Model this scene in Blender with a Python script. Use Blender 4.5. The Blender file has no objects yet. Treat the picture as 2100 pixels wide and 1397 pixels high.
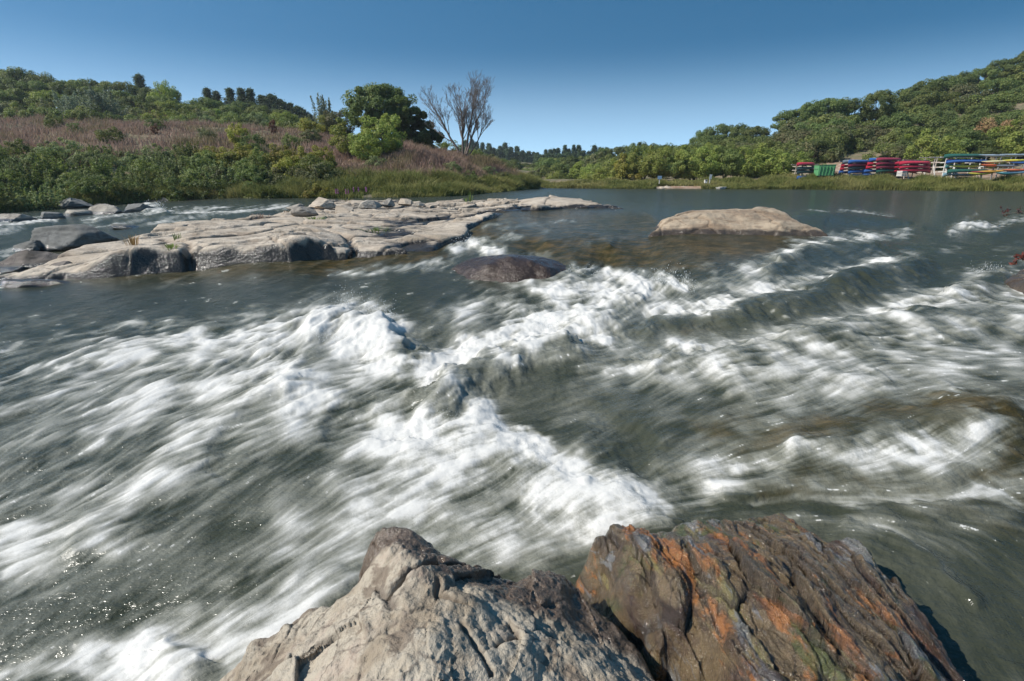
import bpy, bmesh, math, random
import numpy as np
from mathutils import Vector, Matrix

# ------------------------------------------------------------------ camera, sky, sun, exposure
scene = bpy.context.scene
COL = scene.collection
CAMZ = 1.25
PITCH = math.radians(17.45)
cam_data = bpy.data.cameras.new('camera')
cam_data.sensor_width = 36.0
cam_data.lens = 18.0
cam_data.clip_start = 0.05
cam_data.clip_end = 20000
cam = bpy.data.objects.new('camera', cam_data)
COL.objects.link(cam)
cam.location = (0, 0, CAMZ)
cam.rotation_euler = (math.radians(90) - PITCH, 0, 0)
scene.camera = cam

SUN_DIR = Vector((-0.82, -0.20, 0.74)).normalized()
SUN_EL = math.asin(SUN_DIR.z)
SUN_ROT = math.atan2(SUN_DIR.x, SUN_DIR.y)
world = bpy.data.worlds.new('World')
scene.world = world
world.use_nodes = True
wn, wl = world.node_tree.nodes, world.node_tree.links
wn.clear()
w_out = wn.new('ShaderNodeOutputWorld')
w_bg = wn.new('ShaderNodeBackground')
w_bg.inputs['Strength'].default_value = 0.125
w_sky = wn.new('ShaderNodeTexSky')
w_sky.sky_type = 'NISHITA'
w_sky.sun_disc = False
w_sky.sun_elevation = SUN_EL
w_sky.sun_rotation = SUN_ROT
w_sky.altitude = 1200
w_sky.air_density = 1.0
w_sky.dust_density = 1.1
w_sky.ozone_density = 2.2
# the clear dark-blue zenith comes down low over this valley: stretch elevation of the sky lookup
w_tc = wn.new('ShaderNodeTexCoord')
w_sx = wn.new('ShaderNodeSeparateXYZ')
w_mz = wn.new('ShaderNodeMath'); w_mz.operation = 'MULTIPLY_ADD'
w_mz.inputs[1].default_value = 3.4; w_mz.inputs[2].default_value = 0.02
w_cx = wn.new('ShaderNodeCombineXYZ')
w_nm = wn.new('ShaderNodeVectorMath'); w_nm.operation = 'NORMALIZE'
w_hs = wn.new('ShaderNodeHueSaturation')
w_hs.inputs['Saturation'].default_value = 1.34
w_hs.inputs['Hue'].default_value = 0.482
w_hs.inputs['Value'].default_value = 1.0
wl.new(w_tc.outputs['Generated'], w_sx.inputs[0])
wl.new(w_sx.outputs['X'], w_cx.inputs['X'])
wl.new(w_sx.outputs['Y'], w_cx.inputs['Y'])
wl.new(w_sx.outputs['Z'], w_mz.inputs[0])
wl.new(w_mz.outputs[0], w_cx.inputs['Z'])
wl.new(w_cx.outputs[0], w_nm.inputs[0])
wl.new(w_nm.outputs[0], w_sky.inputs['Vector'])
wl.new(w_sky.outputs[0], w_hs.inputs['Color'])
w_el = wn.new('ShaderNodeMapRange'); w_el.interpolation_type = 'SMOOTHSTEP'
w_el.inputs[1].default_value = -0.02; w_el.inputs[2].default_value = 0.22; w_el.inputs[3].default_value = 0.62; w_el.inputs[4].default_value = 0.0
w_mx = wn.new('ShaderNodeMix'); w_mx.data_type = 'RGBA'      # pale valley haze low in the sky
w_mx.inputs[7].default_value = (6.2, 9.0, 11.4, 1)
wl.new(w_sx.outputs['Z'], w_el.inputs[0]); wl.new(w_el.outputs[0], w_mx.inputs[0]); wl.new(w_hs.outputs[0], w_mx.inputs[6])
wl.new(w_mx.outputs[2], w_bg.inputs['Color'])
wl.new(w_bg.outputs[0], w_out.inputs['Surface'])

sun_data = bpy.data.lights.new('sun', 'SUN')
sun_data.energy = 5.0
sun_data.angle = math.radians(0.53)
sun_data.color = (1.0, 0.95, 0.87)
sun = bpy.data.objects.new('sun', sun_data)
COL.objects.link(sun)
sun.rotation_euler = SUN_DIR.to_track_quat('Z', 'Y').to_euler()
sun.location = (-40, 20, 60)

scene.view_settings.view_transform = 'Standard'
scene.view_settings.look = 'None'
scene.view_settings.exposure = 0.24
scene.view_settings.gamma = 1.0

# ------------------------------------------------------------------ helpers
rng = np.random.default_rng(7)
random.seed(7)
CP, SP, FPX = math.cos(PITCH), math.sin(PITCH), 1050.0

def ray(px, py):
    """direction (x/y, z/y) of a sight line of the survey (2100 x 1397 grid) per metre northing"""
    xc = (np.asarray(px, float) - 1050.0) / FPX
    yc = (698.5 - np.asarray(py, float)) / FPX
    y = CP + yc * SP
    z = -SP + yc * CP
    return xc / y, z / y

def at_z(px, py, z):
    rx, rz = ray(px, py)
    Y = (np.asarray(z, float) - CAMZ) / rz
    return rx * Y, Y, np.asarray(z, float) + 0 * Y

def at_y(px, py, Y):
    rx, rz = ray(px, py)
    return rx * Y, Y + 0 * rx, CAMZ + rz * Y

def to_px(x, y, z):
    x = np.asarray(x, float); y = np.asarray(y, float); z = np.asarray(z, float) - CAMZ
    d = y * CP - z * SP
    u = y * SP + z * CP
    return 1050 + FPX * x / d, 698.5 - FPX * u / d

# ---- vector noise
def _h(ix, iy, iz, seed):
    n = (ix.astype(np.int64) * 374761393 + iy.astype(np.int64) * 668265263 + iz.astype(np.int64) * 2147483647 + seed * 1274126177) & 0xFFFFFFFF
    n = ((n ^ (n >> 13)) * 1274126177) & 0xFFFFFFFF
    n = ((n ^ (n >> 16)) * 2246822519) & 0xFFFFFFFF
    n = n ^ (n >> 15)
    return (n & 0xFFFFFF) / float(0xFFFFFF)

def vnoise(x, y, z=None, seed=0):
    """value noise, roughly -1..1"""
    x = np.asarray(x, float); y = np.asarray(y, float)
    ix = np.floor(x); iy = np.floor(y)
    fx = x - ix; fy = y - iy
    fx = fx * fx * fx * (fx * (fx * 6 - 15) + 10); fy = fy * fy * fy * (fy * (fy * 6 - 15) + 10)
    ix = ix.astype(np.int64); iy = iy.astype(np.int64)
    if z is None:
        z0 = np.zeros_like(ix)
        a = _h(ix, iy, z0, seed); b = _h(ix + 1, iy, z0, seed); c = _h(ix, iy + 1, z0, seed); d = _h(ix + 1, iy + 1, z0, seed)
        r = (a * (1 - fx) + b * fx) * (1 - fy) + (c * (1 - fx) + d * fx) * fy
        return r * 2 - 1
    z = np.asarray(z, float); iz = np.floor(z); fz = z - iz; fz = fz * fz * (3 - 2 * fz); iz = iz.astype(np.int64)
    r = 0
    for k, wz in ((0, 1 - fz), (1, fz)):
        a = _h(ix, iy, iz + k, seed); b = _h(ix + 1, iy, iz + k, seed); c = _h(ix, iy + 1, iz + k, seed); d = _h(ix + 1, iy + 1, iz + k, seed)
        r = r + ((a * (1 - fx) + b * fx) * (1 - fy) + (c * (1 - fx) + d * fx) * fy) * wz
    return r * 2 - 1

def fbm(x, y, z=None, o=4, seed=0, gain=0.5, ridged=False):
    s = 0; a = 1.0; t = 0; f = 1.0
    c, sn = math.cos(0.6), math.sin(0.6)
    for i in range(o):
        n = vnoise(x * f, y * f, None if z is None else z * f, seed + i * 17)
        if ridged: n = 1 - 2 * np.abs(n)
        s = s + a * n; t += a; a *= gain; f *= 2.03
        x, y = x * c - y * sn + 11.3, x * sn + y * c + 5.1
    return s / t

def worley(x, y, seed=0, j=0.9):
    """F1, F2, cell hash, offset to cell centre"""
    ix = np.floor(x).astype(np.int64); iy = np.floor(y).astype(np.int64)
    f1 = np.full(x.shape, 9.0); f2 = np.full(x.shape, 9.0); cid = np.zeros(x.shape); ox = np.zeros(x.shape); oy = np.zeros(x.shape)
    z0 = np.zeros_like(ix)
    for dx in (-1, 0, 1):
        for dy in (-1, 0, 1):
            cx = ix + dx; cy = iy + dy
            qx = cx + 0.5 + (_h(cx, cy, z0, seed) - 0.5) * j - x
            qy = cy + 0.5 + (_h(cx, cy, z0, seed + 5) - 0.5) * j - y
            d = np.sqrt(qx * qx + qy * qy)
            m = d < f1
            f2 = np.where(m, f1, np.minimum(f2, d))
            cid = np.where(m, _h(cx, cy, z0, seed + 9), cid)
            ox = np.where(m, qx, ox); oy = np.where(m, qy, oy)
            f1 = np.where(m, d, f1)
    return f1, f2, cid, ox, oy

def sstep(a, b, x):
    t = np.clip((x - a) / (b - a), 0, 1)
    return t * t * (3 - 2 * t)

class RBF:
    """linear radial interpolation with an affine part"""
    def __init__(self, P, V, smooth=0.0):
        P = np.array(P, float); V = np.array(V, float)
        if V.ndim == 1: V = V[:, None]
        self.m = P.mean(0); self.s = P.std()
        Q = (P - self.m) / self.s
        n = len(Q)
        A = np.zeros((n + 3, n + 3))
        D = np.sqrt(((Q[:, None] - Q[None]) ** 2).sum(-1))
        A[:n, :n] = D - smooth * np.eye(n)
        A[:n, n] = 1; A[:n, n + 1:] = Q
        A[n:, :n] = A[:n, n:].T
        b = np.zeros((n + 3, V.shape[1])); b[:n] = V
        self.w = np.linalg.lstsq(A, b, rcond=None)[0]; self.Q = Q
    def __call__(self, x, y):
        x = (np.asarray(x, float) - self.m[0]) / self.s; y = (np.asarray(y, float) - self.m[1]) / self.s
        n = len(self.Q)
        out = []
        ds = None
        r = [self.w[n, k] + self.w[n + 1, k] * x + self.w[n + 2, k] * y for k in range(self.w.shape[1])]
        for i in range(n):
            d = np.sqrt((x - self.Q[i, 0]) ** 2 + (y - self.Q[i, 1]) ** 2)
            for k in range(len(r)): r[k] = r[k] + self.w[i, k] * d
        return r[0] if len(r) == 1 else r

def poly_sdf(X, Y, poly):
    """signed distance, negative inside"""
    P = np.array(poly, float); n = len(P)
    d2 = np.full(X.shape, 1e9); inside = np.zeros(X.shape, bool)
    for i in range(n):
        a = P[i]; b = P[(i + 1) % n]
        e = b - a; wx = X - a[0]; wy = Y - a[1]
        t = np.clip((wx * e[0] + wy * e[1]) / max(1e-12, e @ e), 0, 1)
        d2 = np.minimum(d2, (wx - t * e[0]) ** 2 + (wy - t * e[1]) ** 2)
        c = (a[1] > Y) != (b[1] > Y)
        xx = a[0] + (Y - a[1]) / (b[1] - a[1] + 1e-15) * (b[0] - a[0])
        inside ^= c & (X < xx)
    return np.where(inside, -1, 1) * np.sqrt(d2)

def seg_dist(X, Y, pts):
    """distance to a polyline and signed side"""
    best = np.full(X.shape, 1e9); side = np.zeros(X.shape)
    for (x0, y0), (x1, y1) in zip(pts[:-1], pts[1:]):
        ex, ey = x1 - x0, y1 - y0
        t = np.clip(((X - x0) * ex + (Y - y0) * ey) / (ex * ex + ey * ey + 1e-9), 0, 1)
        qx = X - (x0 + t * ex); qy = Y - (y0 + t * ey)
        d = np.sqrt(qx * qx + qy * qy)
        m = d < best
        best = np.where(m, d, best); side = np.where(m, np.sign(qy), side)
    return best, side

def tag(o, label=None, cat=None, group=None, kind=None):
    if label: o['label'] = label
    if cat: o['category'] = cat
    if group: o['group'] = group
    if kind: o['kind'] = kind
    return o

def link_mesh(name, me, mat=None, parent=None, smooth=False):
    if mat:
        me.materials.append(mat)
    o = bpy.data.objects.new(name, me)
    COL.objects.link(o)
    if parent: o.parent = parent
    if smooth:
        me.polygons.foreach_set('use_smooth', np.ones(len(me.polygons), bool))
    return o

def mesh_np(name, V, F, mat=None, parent=None, smooth=False, attrs=None):
    """F: (n,3) or (n,4) int array"""
    me = bpy.data.meshes.new(name)
    V = np.ascontiguousarray(V, np.float32); F = np.ascontiguousarray(F, np.int32)
    k = F.shape[1]
    me.vertices.add(len(V)); me.vertices.foreach_set('co', V.ravel())
    me.loops.add(F.size); me.loops.foreach_set('vertex_index', F.ravel())
    me.polygons.add(len(F)); me.polygons.foreach_set('loop_start', np.arange(0, F.size, k, dtype=np.int32))
    me.update(calc_edges=True)
    if attrs:
        for an, av in attrs.items():
            a = me.attributes.new(an, 'FLOAT', 'POINT'); a.data.foreach_set('value', np.ascontiguousarray(av, np.float32))
    return link_mesh(name, me, mat, parent, smooth)

def grid_faces(nr, nc, mask=None):
    idx = np.arange(nr * nc).reshape(nr, nc)
    F = np.stack([idx[:-1, :-1], idx[1:, :-1], idx[1:, 1:], idx[:-1, 1:]], -1)
    if mask is not None:
        m = mask[:-1, :-1] | mask[1:, :-1] | mask[1:, 1:] | mask[:-1, 1:]
        F = F[m]
    return F.reshape(-1, 4)

def compact(V, F, attrs=None):
    u = np.unique(F); m = np.full(len(V), -1); m[u] = np.arange(len(u))
    return V[u], m[F], ({k: v[u] for k, v in attrs.items()} if attrs else None)

class MB:
    """collects boxes, tubes, lofts; build() links ONE mesh object"""
    def __init__(self): self.bm = bmesh.new()
    def box(self, c, s, rot=None, bev=0.0):
        r = bmesh.ops.create_cube(self.bm, size=1.0)
        vs = r['verts']
        M = Matrix.Translation(Vector(c)) @ (rot.to_4x4() if rot else Matrix.Identity(4)) @ Matrix.Diagonal((*s, 1))
        bmesh.ops.transform(self.bm, matrix=M, verts=vs)
        if bev > 0:
            es = list({e for v in vs for e in v.link_edges})
            bmesh.ops.bevel(self.bm, geom=es, offset=bev, segments=2, affect='EDGES', profile=0.5)
        return self
    def tube(self, pts, rad, n=8, cap=True):
        pts = [Vector(p) for p in pts]
        if not hasattr(rad, '__len__'): rad = [rad] * len(pts)
        rings = []
        for i, p in enumerate(pts):
            t = (pts[min(i + 1, len(pts) - 1)] - pts[max(i - 1, 0)]).normalized()
            a = t.orthogonal().normalized() if i == 0 else (pa - t * pa.dot(t)).normalized()
            pa = a; b = t.cross(a)
            rings.append([self.bm.verts.new(p + (a * math.cos(2 * math.pi * k / n) + b * math.sin(2 * math.pi * k / n)) * rad[i]) for k in range(n)])
        for r0, r1 in zip(rings[:-1], rings[1:]):
            for k in range(n): self.bm.faces.new((r0[k], r0[(k + 1) % n], r1[(k + 1) % n], r1[k]))
        if cap:
            self.bm.faces.new(rings[0][::-1]); self.bm.faces.new(rings[-1])
        return self
    def loft(self, rings, close=True, cap=False):
        vs = [[self.bm.verts.new(p) for p in r] for r in rings]
        n = len(rings[0])
        for r0, r1 in zip(vs[:-1], vs[1:]):
            for k in range(n if close else n - 1):
                self.bm.faces.new((r0[k], r0[(k + 1) % n], r1[(k + 1) % n], r1[k]))
        if cap: self.bm.faces.new(vs[0][::-1]); self.bm.faces.new(vs[-1])
        return self
    def build(self, name, mat, parent=None, smooth=False):
        me = bpy.data.meshes.new(name)
        bmesh.ops.recalc_face_normals(self.bm, faces=self.bm.faces)
        self.bm.to_mesh(me); self.bm.free()
        return link_mesh(name, me, mat, parent, smooth)

def empty(name, loc, rz=0.0):
    o = bpy.data.objects.new(name, None); COL.objects.link(o)
    o.location = loc; o.rotation_euler = (0, 0, rz); o.empty_display_size = 0.3
    return o

def copy_tree(o, parent=None):
    c = o.copy(); COL.objects.link(c); c.parent = parent
    for ch in o.children: copy_tree(ch, c)
    return c

# ---- materials
class NT:
    def __init__(self, name):
        self.m = bpy.data.materials.new(name); self.m.use_nodes = True
        self.t = self.m.node_tree; self.t.nodes.clear()
        self.out = self.n('ShaderNodeOutputMaterial')
        self.cache = {}
    def n(self, typ, **kw):
        nd = self.t.nodes.new(typ)
        for k, v in kw.items(): setattr(nd, k, v)
        return nd
    def set(self, sock, v):
        if isinstance(v, bpy.types.NodeSocket): self.t.links.new(v, sock)
        elif isinstance(v, (tuple, list)) and sock.type == 'RGBA' and len(v) == 3: sock.default_value = (*v, 1)
        else: sock.default_value = v
    def pos(self): return self.n('ShaderNodeNewGeometry').outputs['Position']
    def obj(self): return self.n('ShaderNodeTexCoord').outputs['Object']
    def attr(self, a): return self.n('ShaderNodeAttribute', attribute_name=a).outputs['Fac']
    def scale(self, v, s, rot=None):
        mp = self.n('ShaderNodeMapping'); self.set(mp.inputs['Vector'], v)
        mp.inputs['Scale'].default_value = s if hasattr(s, '__len__') else (s, s, s)
        if rot: mp.inputs['Rotation'].default_value = rot
        return mp.outputs[0]
    def noise(self, v, s, det=4, rough=0.55, dist=0.0):
        nd = self.n('ShaderNodeTexNoise'); self.set(nd.inputs['Vector'], v)
        nd.inputs['Scale'].default_value = s; nd.inputs['Detail'].default_value = det
        nd.inputs['Roughness'].default_value = rough; nd.inputs['Distortion'].default_value = dist
        return nd.outputs['Fac']
    def n_col(self, v, s):
        nd = self.n('ShaderNodeTexNoise'); self.set(nd.inputs['Vector'], v); nd.inputs['Scale'].default_value = s; nd.inputs['Detail'].default_value = 4
        return nd.outputs['Color']
    def voro(self, v, s, feature='F1', rnd=1.0, out='Distance'):
        nd = self.n('ShaderNodeTexVoronoi', feature=feature); self.set(nd.inputs['Vector'], v)
        nd.inputs['Scale'].default_value = s; nd.inputs['Randomness'].default_value = rnd
        return nd.outputs[out]
    def ramp(self, f, a, b, lo=0.0, hi=1.0):
        nd = self.n('ShaderNodeMapRange', interpolation_type='SMOOTHSTEP'); self.set(nd.inputs[0], f)
        nd.inputs[1].default_value = a; nd.inputs[2].default_value = b; nd.inputs[3].default_value = lo; nd.inputs[4].default_value = hi
        return nd.outputs[0]
    def mix(self, f, a, b, mode='MIX'):
        nd = self.n('ShaderNodeMix', data_type='RGBA', blend_type=mode)
        self.set(nd.inputs[0], f); self.set(nd.inputs[6], a); self.set(nd.inputs[7], b)
        return nd.outputs[2]
    def math(self, op, a, b=0.0, c=0.0):
        nd = self.n('ShaderNodeMath', operation=op); self.set(nd.inputs[0], a); self.set(nd.inputs[1], b); self.set(nd.inputs[2], c)
        return nd.outputs[0]
    def bump(self, h, strength, dist, normal=None):
        nd = self.n('ShaderNodeBump'); self.set(nd.inputs['Height'], h); self.set(nd.inputs['Strength'], strength)
        nd.inputs['Distance'].default_value = dist
        if normal: self.set(nd.inputs['Normal'], normal)
        return nd.outputs[0]
    def princ(self, col, rough=0.6, normal=None, **kw):
        p = self.n('ShaderNodeBsdfPrincipled'); self.set(p.inputs['Base Color'], col); self.set(p.inputs['Roughness'], rough)
        if normal: self.set(p.inputs['Normal'], normal)
        for k, v in kw.items(): self.set(p.inputs[k], v)
        return p.outputs[0]
    def end(self, sh): self.set(self.out.inputs['Surface'], sh); return self.m
# ------------------------------------------------------------------ water surface
# survey points of the mean water level: sight-line column, row, level in metres (upper pool = 0)
LEVEL = [(-600,385,-.3),(-600,470,-1.1),(-600,600,-1.25),(0,437,-.75),(100,455,-.8),(0,500,-.95),(100,510,-.9),(300,414,-.45),(250,470,-.75),(400,430,-.42),
 (560,430,-.3),(620,412,-.15),(760,402,-.06),(900,400,0),(1000,392,0),(1100,384,0),(-100,380,0),(500,380,0),(1100,410,0),(1300,380,0),(1300,420,0),(1700,380,0),(2100,380,0),(2700,380,0),
 (1700,410,0),(2100,410,0),(2700,430,-.05),(1050,432,-.01),(1180,430,0),(1330,432,-.01),(1450,440,-.02),(1060,455,-.09),(1200,462,-.12),(1320,470,-.15),
 (1000,470,-.25),(1120,495,-.33),(1250,500,-.28),(1350,505,-.32),(1400,492,-.22),(1550,492,-.22),(1650,486,-.22),(1250,524,-.54),(1330,532,-.55),(960,500,-.62),(1100,525,-.70),(1240,548,-.78),(1330,555,-.70),(1450,520,-.33),(1420,590,-.66),
 (0,600,-1.05),(200,570,-1.0),(400,560,-.97),(700,555,-.9),(900,560,-.85),(1050,575,-.85),(1700,440,-.05),(2000,440,-.05),(1680,500,-.28),(1850,490,-.22),
 (2050,490,-.2),(1560,560,-.45),(1800,560,-.42),(2050,560,-.4),(2700,560,-.4),(1300,640,-.8),(1600,650,-.62),(2050,640,-.52),(600,650,-1.0),(900,680,-1.0),(1200,740,-.93),
 (1600,750,-.74),(2050,740,-.64),(2700,760,-.6),(0,800,-1.18),(500,800,-1.1),(900,800,-1.05),(1200,880,-.98),(1600,880,-.8),(2000,860,-.66),(1600,960,-.9),(2000,950,-.8),(2700,1000,-.75),
 (300,1000,-1.22),(800,1000,-1.12),(1250,1050,-1.03),(1700,1040,-.95),(2100,1080,-.92),(0,1300,-1.3),(600,1250,-1.2),(1200,1200,-1.08),(2000,1300,-1.0),(-600,1300,-1.35),(2700,1300,-1.0),
 (0,2000,-1.3),(1000,2000,-1.2),(2000,2000,-1.1),(2700,2000,-1.1),(-600,2000,-1.4),(-600,900,-1.25)]
_lev = RBF([(a, b) for a, b, c in LEVEL], [c for a, b, c in LEVEL], 0.02)
def level(px, py):
    return np.minimum(_lev(px, np.clip(py, 380, 2000)), 0.0)

def level_xy(x, y):
    """water level under a world point"""
    z = np.full(np.shape(x), -.5)
    for _ in range(4):
        px, py = to_px(x, y, z); z = level(np.clip(px, -600, 2700), np.clip(py, 380, 2000))
    return z

def wat(px, py):
    return at_z(px, py, level(np.array(float(px)), np.array(float(py))))

# flow direction (image-plane survey of the streak directions)
FLOW = [(0,600,-1,.1),(400,600,-1,.05),(300,700,-1,.22),(0,800,-1,.42),(300,900,-1,.62),(0,1200,-1,.5),(400,1200,-1,.58),(100,1380,-1,.35),(600,1000,-1,.66),(700,800,-1,.3),
 (900,650,-1,.4),(1000,740,-1,.3),(900,900,-1,.2),(1200,560,-1,.25),(1150,480,-.9,.5),(1250,460,-.8,.4),(1000,440,-1,.35),(1300,500,-.35,1),(1220,500,-.35,1),(1500,540,-1,.3),(1700,520,-1,.3),
 (1900,480,-1,.15),(1600,600,-1,.24),(2000,600,-1,.1),(1500,720,-1,.1),(1900,700,-1,.12),(1400,850,-1,.42),(1200,800,-1,.12),(1700,850,-1,.32),(2000,850,-1,.05),(1700,950,-1,.3),(2000,930,-.7,.6),
 (1300,950,-1,.55),(1100,1000,-.8,.65),(1000,1130,-1,.5),(1250,1080,-1,.3),(1900,1020,-1,-.05),(1950,1150,-.8,-.6),(2000,1300,-.5,-.9),(200,450,-1,.05),(500,430,-1,.1),(1600,400,-1,0),
 (-500,600,-1,.2),(-500,1400,-1,.4),(2600,600,-1,.1),(2600,1300,-.8,-.5),(-500,400,-1,0),(2600,400,-1,0)]
# foam strokes: points, half width, strength
FOAM = [([(110,474),(250,458),(420,452)],6,.5), ([(1020,470),(1100,462),(1180,452)],3,.35), ([(1040,488),(1110,480)],4,.35), ([(1290,470),(1260,500)],4,.22),([(800,910),(950,980),(1120,1040)],54,.34), ([(700,980),(900,1050),(1050,1110)],46,.28), ([(1000,1080),(1150,1125)],36,.4), ([(900,640),(1000,610),(1100,600)],16,.35), ([(1500,770),(1900,740)],50,.22),
 ([(640,622),(700,617),(760,640),(812,672)],16,.95), ([(650,650),(740,665),(800,690)],34,.8), ([(790,700),(740,720),(640,730),(560,745)],26,.75),
 ([(690,650),(560,690),(430,740),(300,800)],50,.42), ([(620,760),(470,820),(300,930),(120,1040),(-60,1130)],50,.40), ([(560,690),(400,780),(200,860),(0,980),(-150,1050)],38,.36),
 ([(520,850),(400,960),(250,1050),(60,1180)],38,.42), ([(0,1080),(-300,1200)],60,.4),
 ([(1145,668),(1100,668),(1040,695),(970,725),(900,765)],30,1.0), ([(1090,700),(1000,750),(930,780),(800,755)],34,.8), ([(1150,690),(1250,700),(1400,715)],16,.8),
 ([(925,505),(960,495),(1000,510),(1040,526)],10,.75), ([(985,522),(1080,536),(1160,550),(1240,560),(1330,572),(1410,588)],12,1.0), ([(1300,590),(1270,615),(1210,640),(1160,660)],32,.85),
 ([(1150,585),(1250,592),(1350,600)],18,.7), ([(920,540),(850,545),(760,556),(680,560)],7,.65), ([(960,560),(1100,590),(1200,600)],7,.4), ([(1180,600),(1050,620),(960,640)],22,.45),
 ([(1780,488),(1700,492),(1640,505),(1600,530)],13,.75), ([(1860,478),(1760,486)],9,.7), ([(1620,520),(1560,550),(1500,590)],16,.5), ([(1560,545),(1480,560),(1420,590)],10,.4),
 ([(1870,528),(1800,545),(1700,565),(1560,600),(1440,628),(1330,645)],13,.72), ([(1650,590),(1500,625),(1340,665)],13,.5),
 ([(2140,612),(2000,618),(1880,622),(1800,632),(1700,655),(1600,668),(1530,690),(1450,705),(1340,712),(1220,690)],17,.85),
 ([(2150,650),(1950,665),(1750,690),(1600,720),(1400,750),(1220,760)],38,.46), ([(2100,740),(1800,770),(1500,810)],40,.25), ([(1750,780),(1500,850),(1420,900)],36,.26),
 ([(1200,760),(1350,748),(1500,755)],7,.4), ([(1950,800),(2150,850)],14,.35), ([(2100,720),(2000,710)],20,.3),
 ([(880,862),(1000,872),(1050,890),(1080,930)],24,.9), ([(1060,900),(1110,950),(1170,970),(1240,1000),(1310,1050),(1340,1065)],24,.85), ([(960,920),(1080,990),(1180,1040),(1270,1060)],52,.62),
 ([(1100,1060),(1180,1100)],36,.45), ([(1350,1040),(1280,1080),(1180,1110)],14,.7), ([(600,775),(700,800),(820,860),(900,900)],36,.62), ([(640,840),(760,920),(900,1000)],56,.42), ([(540,800),(620,860),(560,960)],30,.35),
 ([(2030,880),(1960,905),(1860,925),(1740,935),(1640,935),(1520,945)],13,.55), ([(2020,920),(1900,935),(1700,960),(1500,975),(1400,1010),(1300,1035)],24,.48), ([(1540,940),(1450,965),(1380,990)],20,.45),
 ([(2150,1045),(2000,1018),(1850,1010),(1700,1025),(1560,1030)],12,.55), ([(1740,1075),(1830,1100),(1900,1150),(1980,1220)],10,.4), ([(2150,985),(2050,990)],16,.3),
 ([(760,1060),(640,1130),(480,1230),(330,1310)],40,.42), ([(720,1180),(620,1240),(520,1300)],36,.42), ([(860,1060),(700,1040),(560,1060)],30,.35), ([(330,1310),(180,1350),(20,1380),(-200,1440)],20,.6),
 ([(460,1345),(380,1360),(280,1380),(200,1400)],34,.7), ([(1000,1130),(900,1090),(820,1070)],30,.4), ([(1150,1110),(1100,1150)],26,.35),
 ([(0,790),(120,745),(220,715),(330,690),(440,690),(560,650)],7,.62), ([(120,700),(250,668),(400,660),(520,640)],5,.5), ([(0,730),(60,700)],5,.5), ([(260,720),(420,700),(560,690)],9,.5), ([(0,850),(150,790),(300,740)],14,.4),
 ([(560,598),(640,588),(760,580)],3,.3), ([(150,640),(60,655)],3,.3),
 ([(-60,470),(0,462),(60,455),(110,452)],8,.9), ([(-60,490),(40,470)],8,.6), ([(300,418),(330,428),(300,436)],7,.95), ([(170,452),(230,444),(300,441),(360,436),(430,438),(520,434),(590,424)],5,.85),
 ([(360,424),(480,428),(600,420)],4,.5), ([(0,520),(40,512)],6,.7), ([(130,505),(200,500)],4,.4),([(0,560),(50,545)],5,.5),
 ([(2150,452),(2080,450),(2040,466)],7,.7), ([(2030,468),(1980,464),(1950,478)],8,.8), ([(2000,440),(1965,455)],4,.4), ([(1720,431),(1780,437),(1830,446)],4,.6), ([(1640,432),(1700,432)],3,.35),
 ([(2090,545),(2040,555),(1990,570),(1970,610)],14,.5), ([(1960,510),(1930,520)],6,.35), ([(2110,500),(2050,510)],8,.3),
 ([(940,478),(1000,462),(1040,455)],4,.55), ([(960,500),(1020,488),(1080,482),(1120,475)],5,.45), ([(1210,500),(1200,520)],5,.3), ([(1150,510),(1130,520)],5,.3), ([(1480,520),(1440,550)],8,.3)]
CLEAR = [([(1080,480),(1200,520),(1330,545)],20,.9),([(950,548),(1040,542),(1150,548)],14,.95),([(1800,602),(1680,630),(1560,662),(1440,680),(1300,690)],20,.8), ([(820,640),(900,660),(860,690)],26,.4), ([(590,705),(700,740),(640,755)],16,.4), ([(1000,790),(1150,800),(1280,830)],26,.6),
 ([(1240,830),(1330,930),(1360,960)],22,.5), ([(1450,880),(1700,880),(1950,850)],20,.55), ([(0,620),(300,625),(560,605),(900,590)],24,.8), ([(2000,540),(1900,545)],10,.3),
 ([(2100,1250),(1950,1250),(1850,1200)],90,.9), ([(1500,1010),(1700,1000),(2100,1010)],9,.3), ([(560,830),(500,880),(430,940)],20,.45), ([(160,1330),(330,1300)],8,.3), ([(1180,1150),(1220,1220)],40,.6),
 ([(1600,450),(1900,455)],9,.5), ([(1740,510),(1600,560)],10,.3), ([(640,790),(700,795)],14,.4), ([(100,1230),(400,1120),(640,1010)],22,.25), ([(0,1280),(200,1240)],30,.3)]
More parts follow.
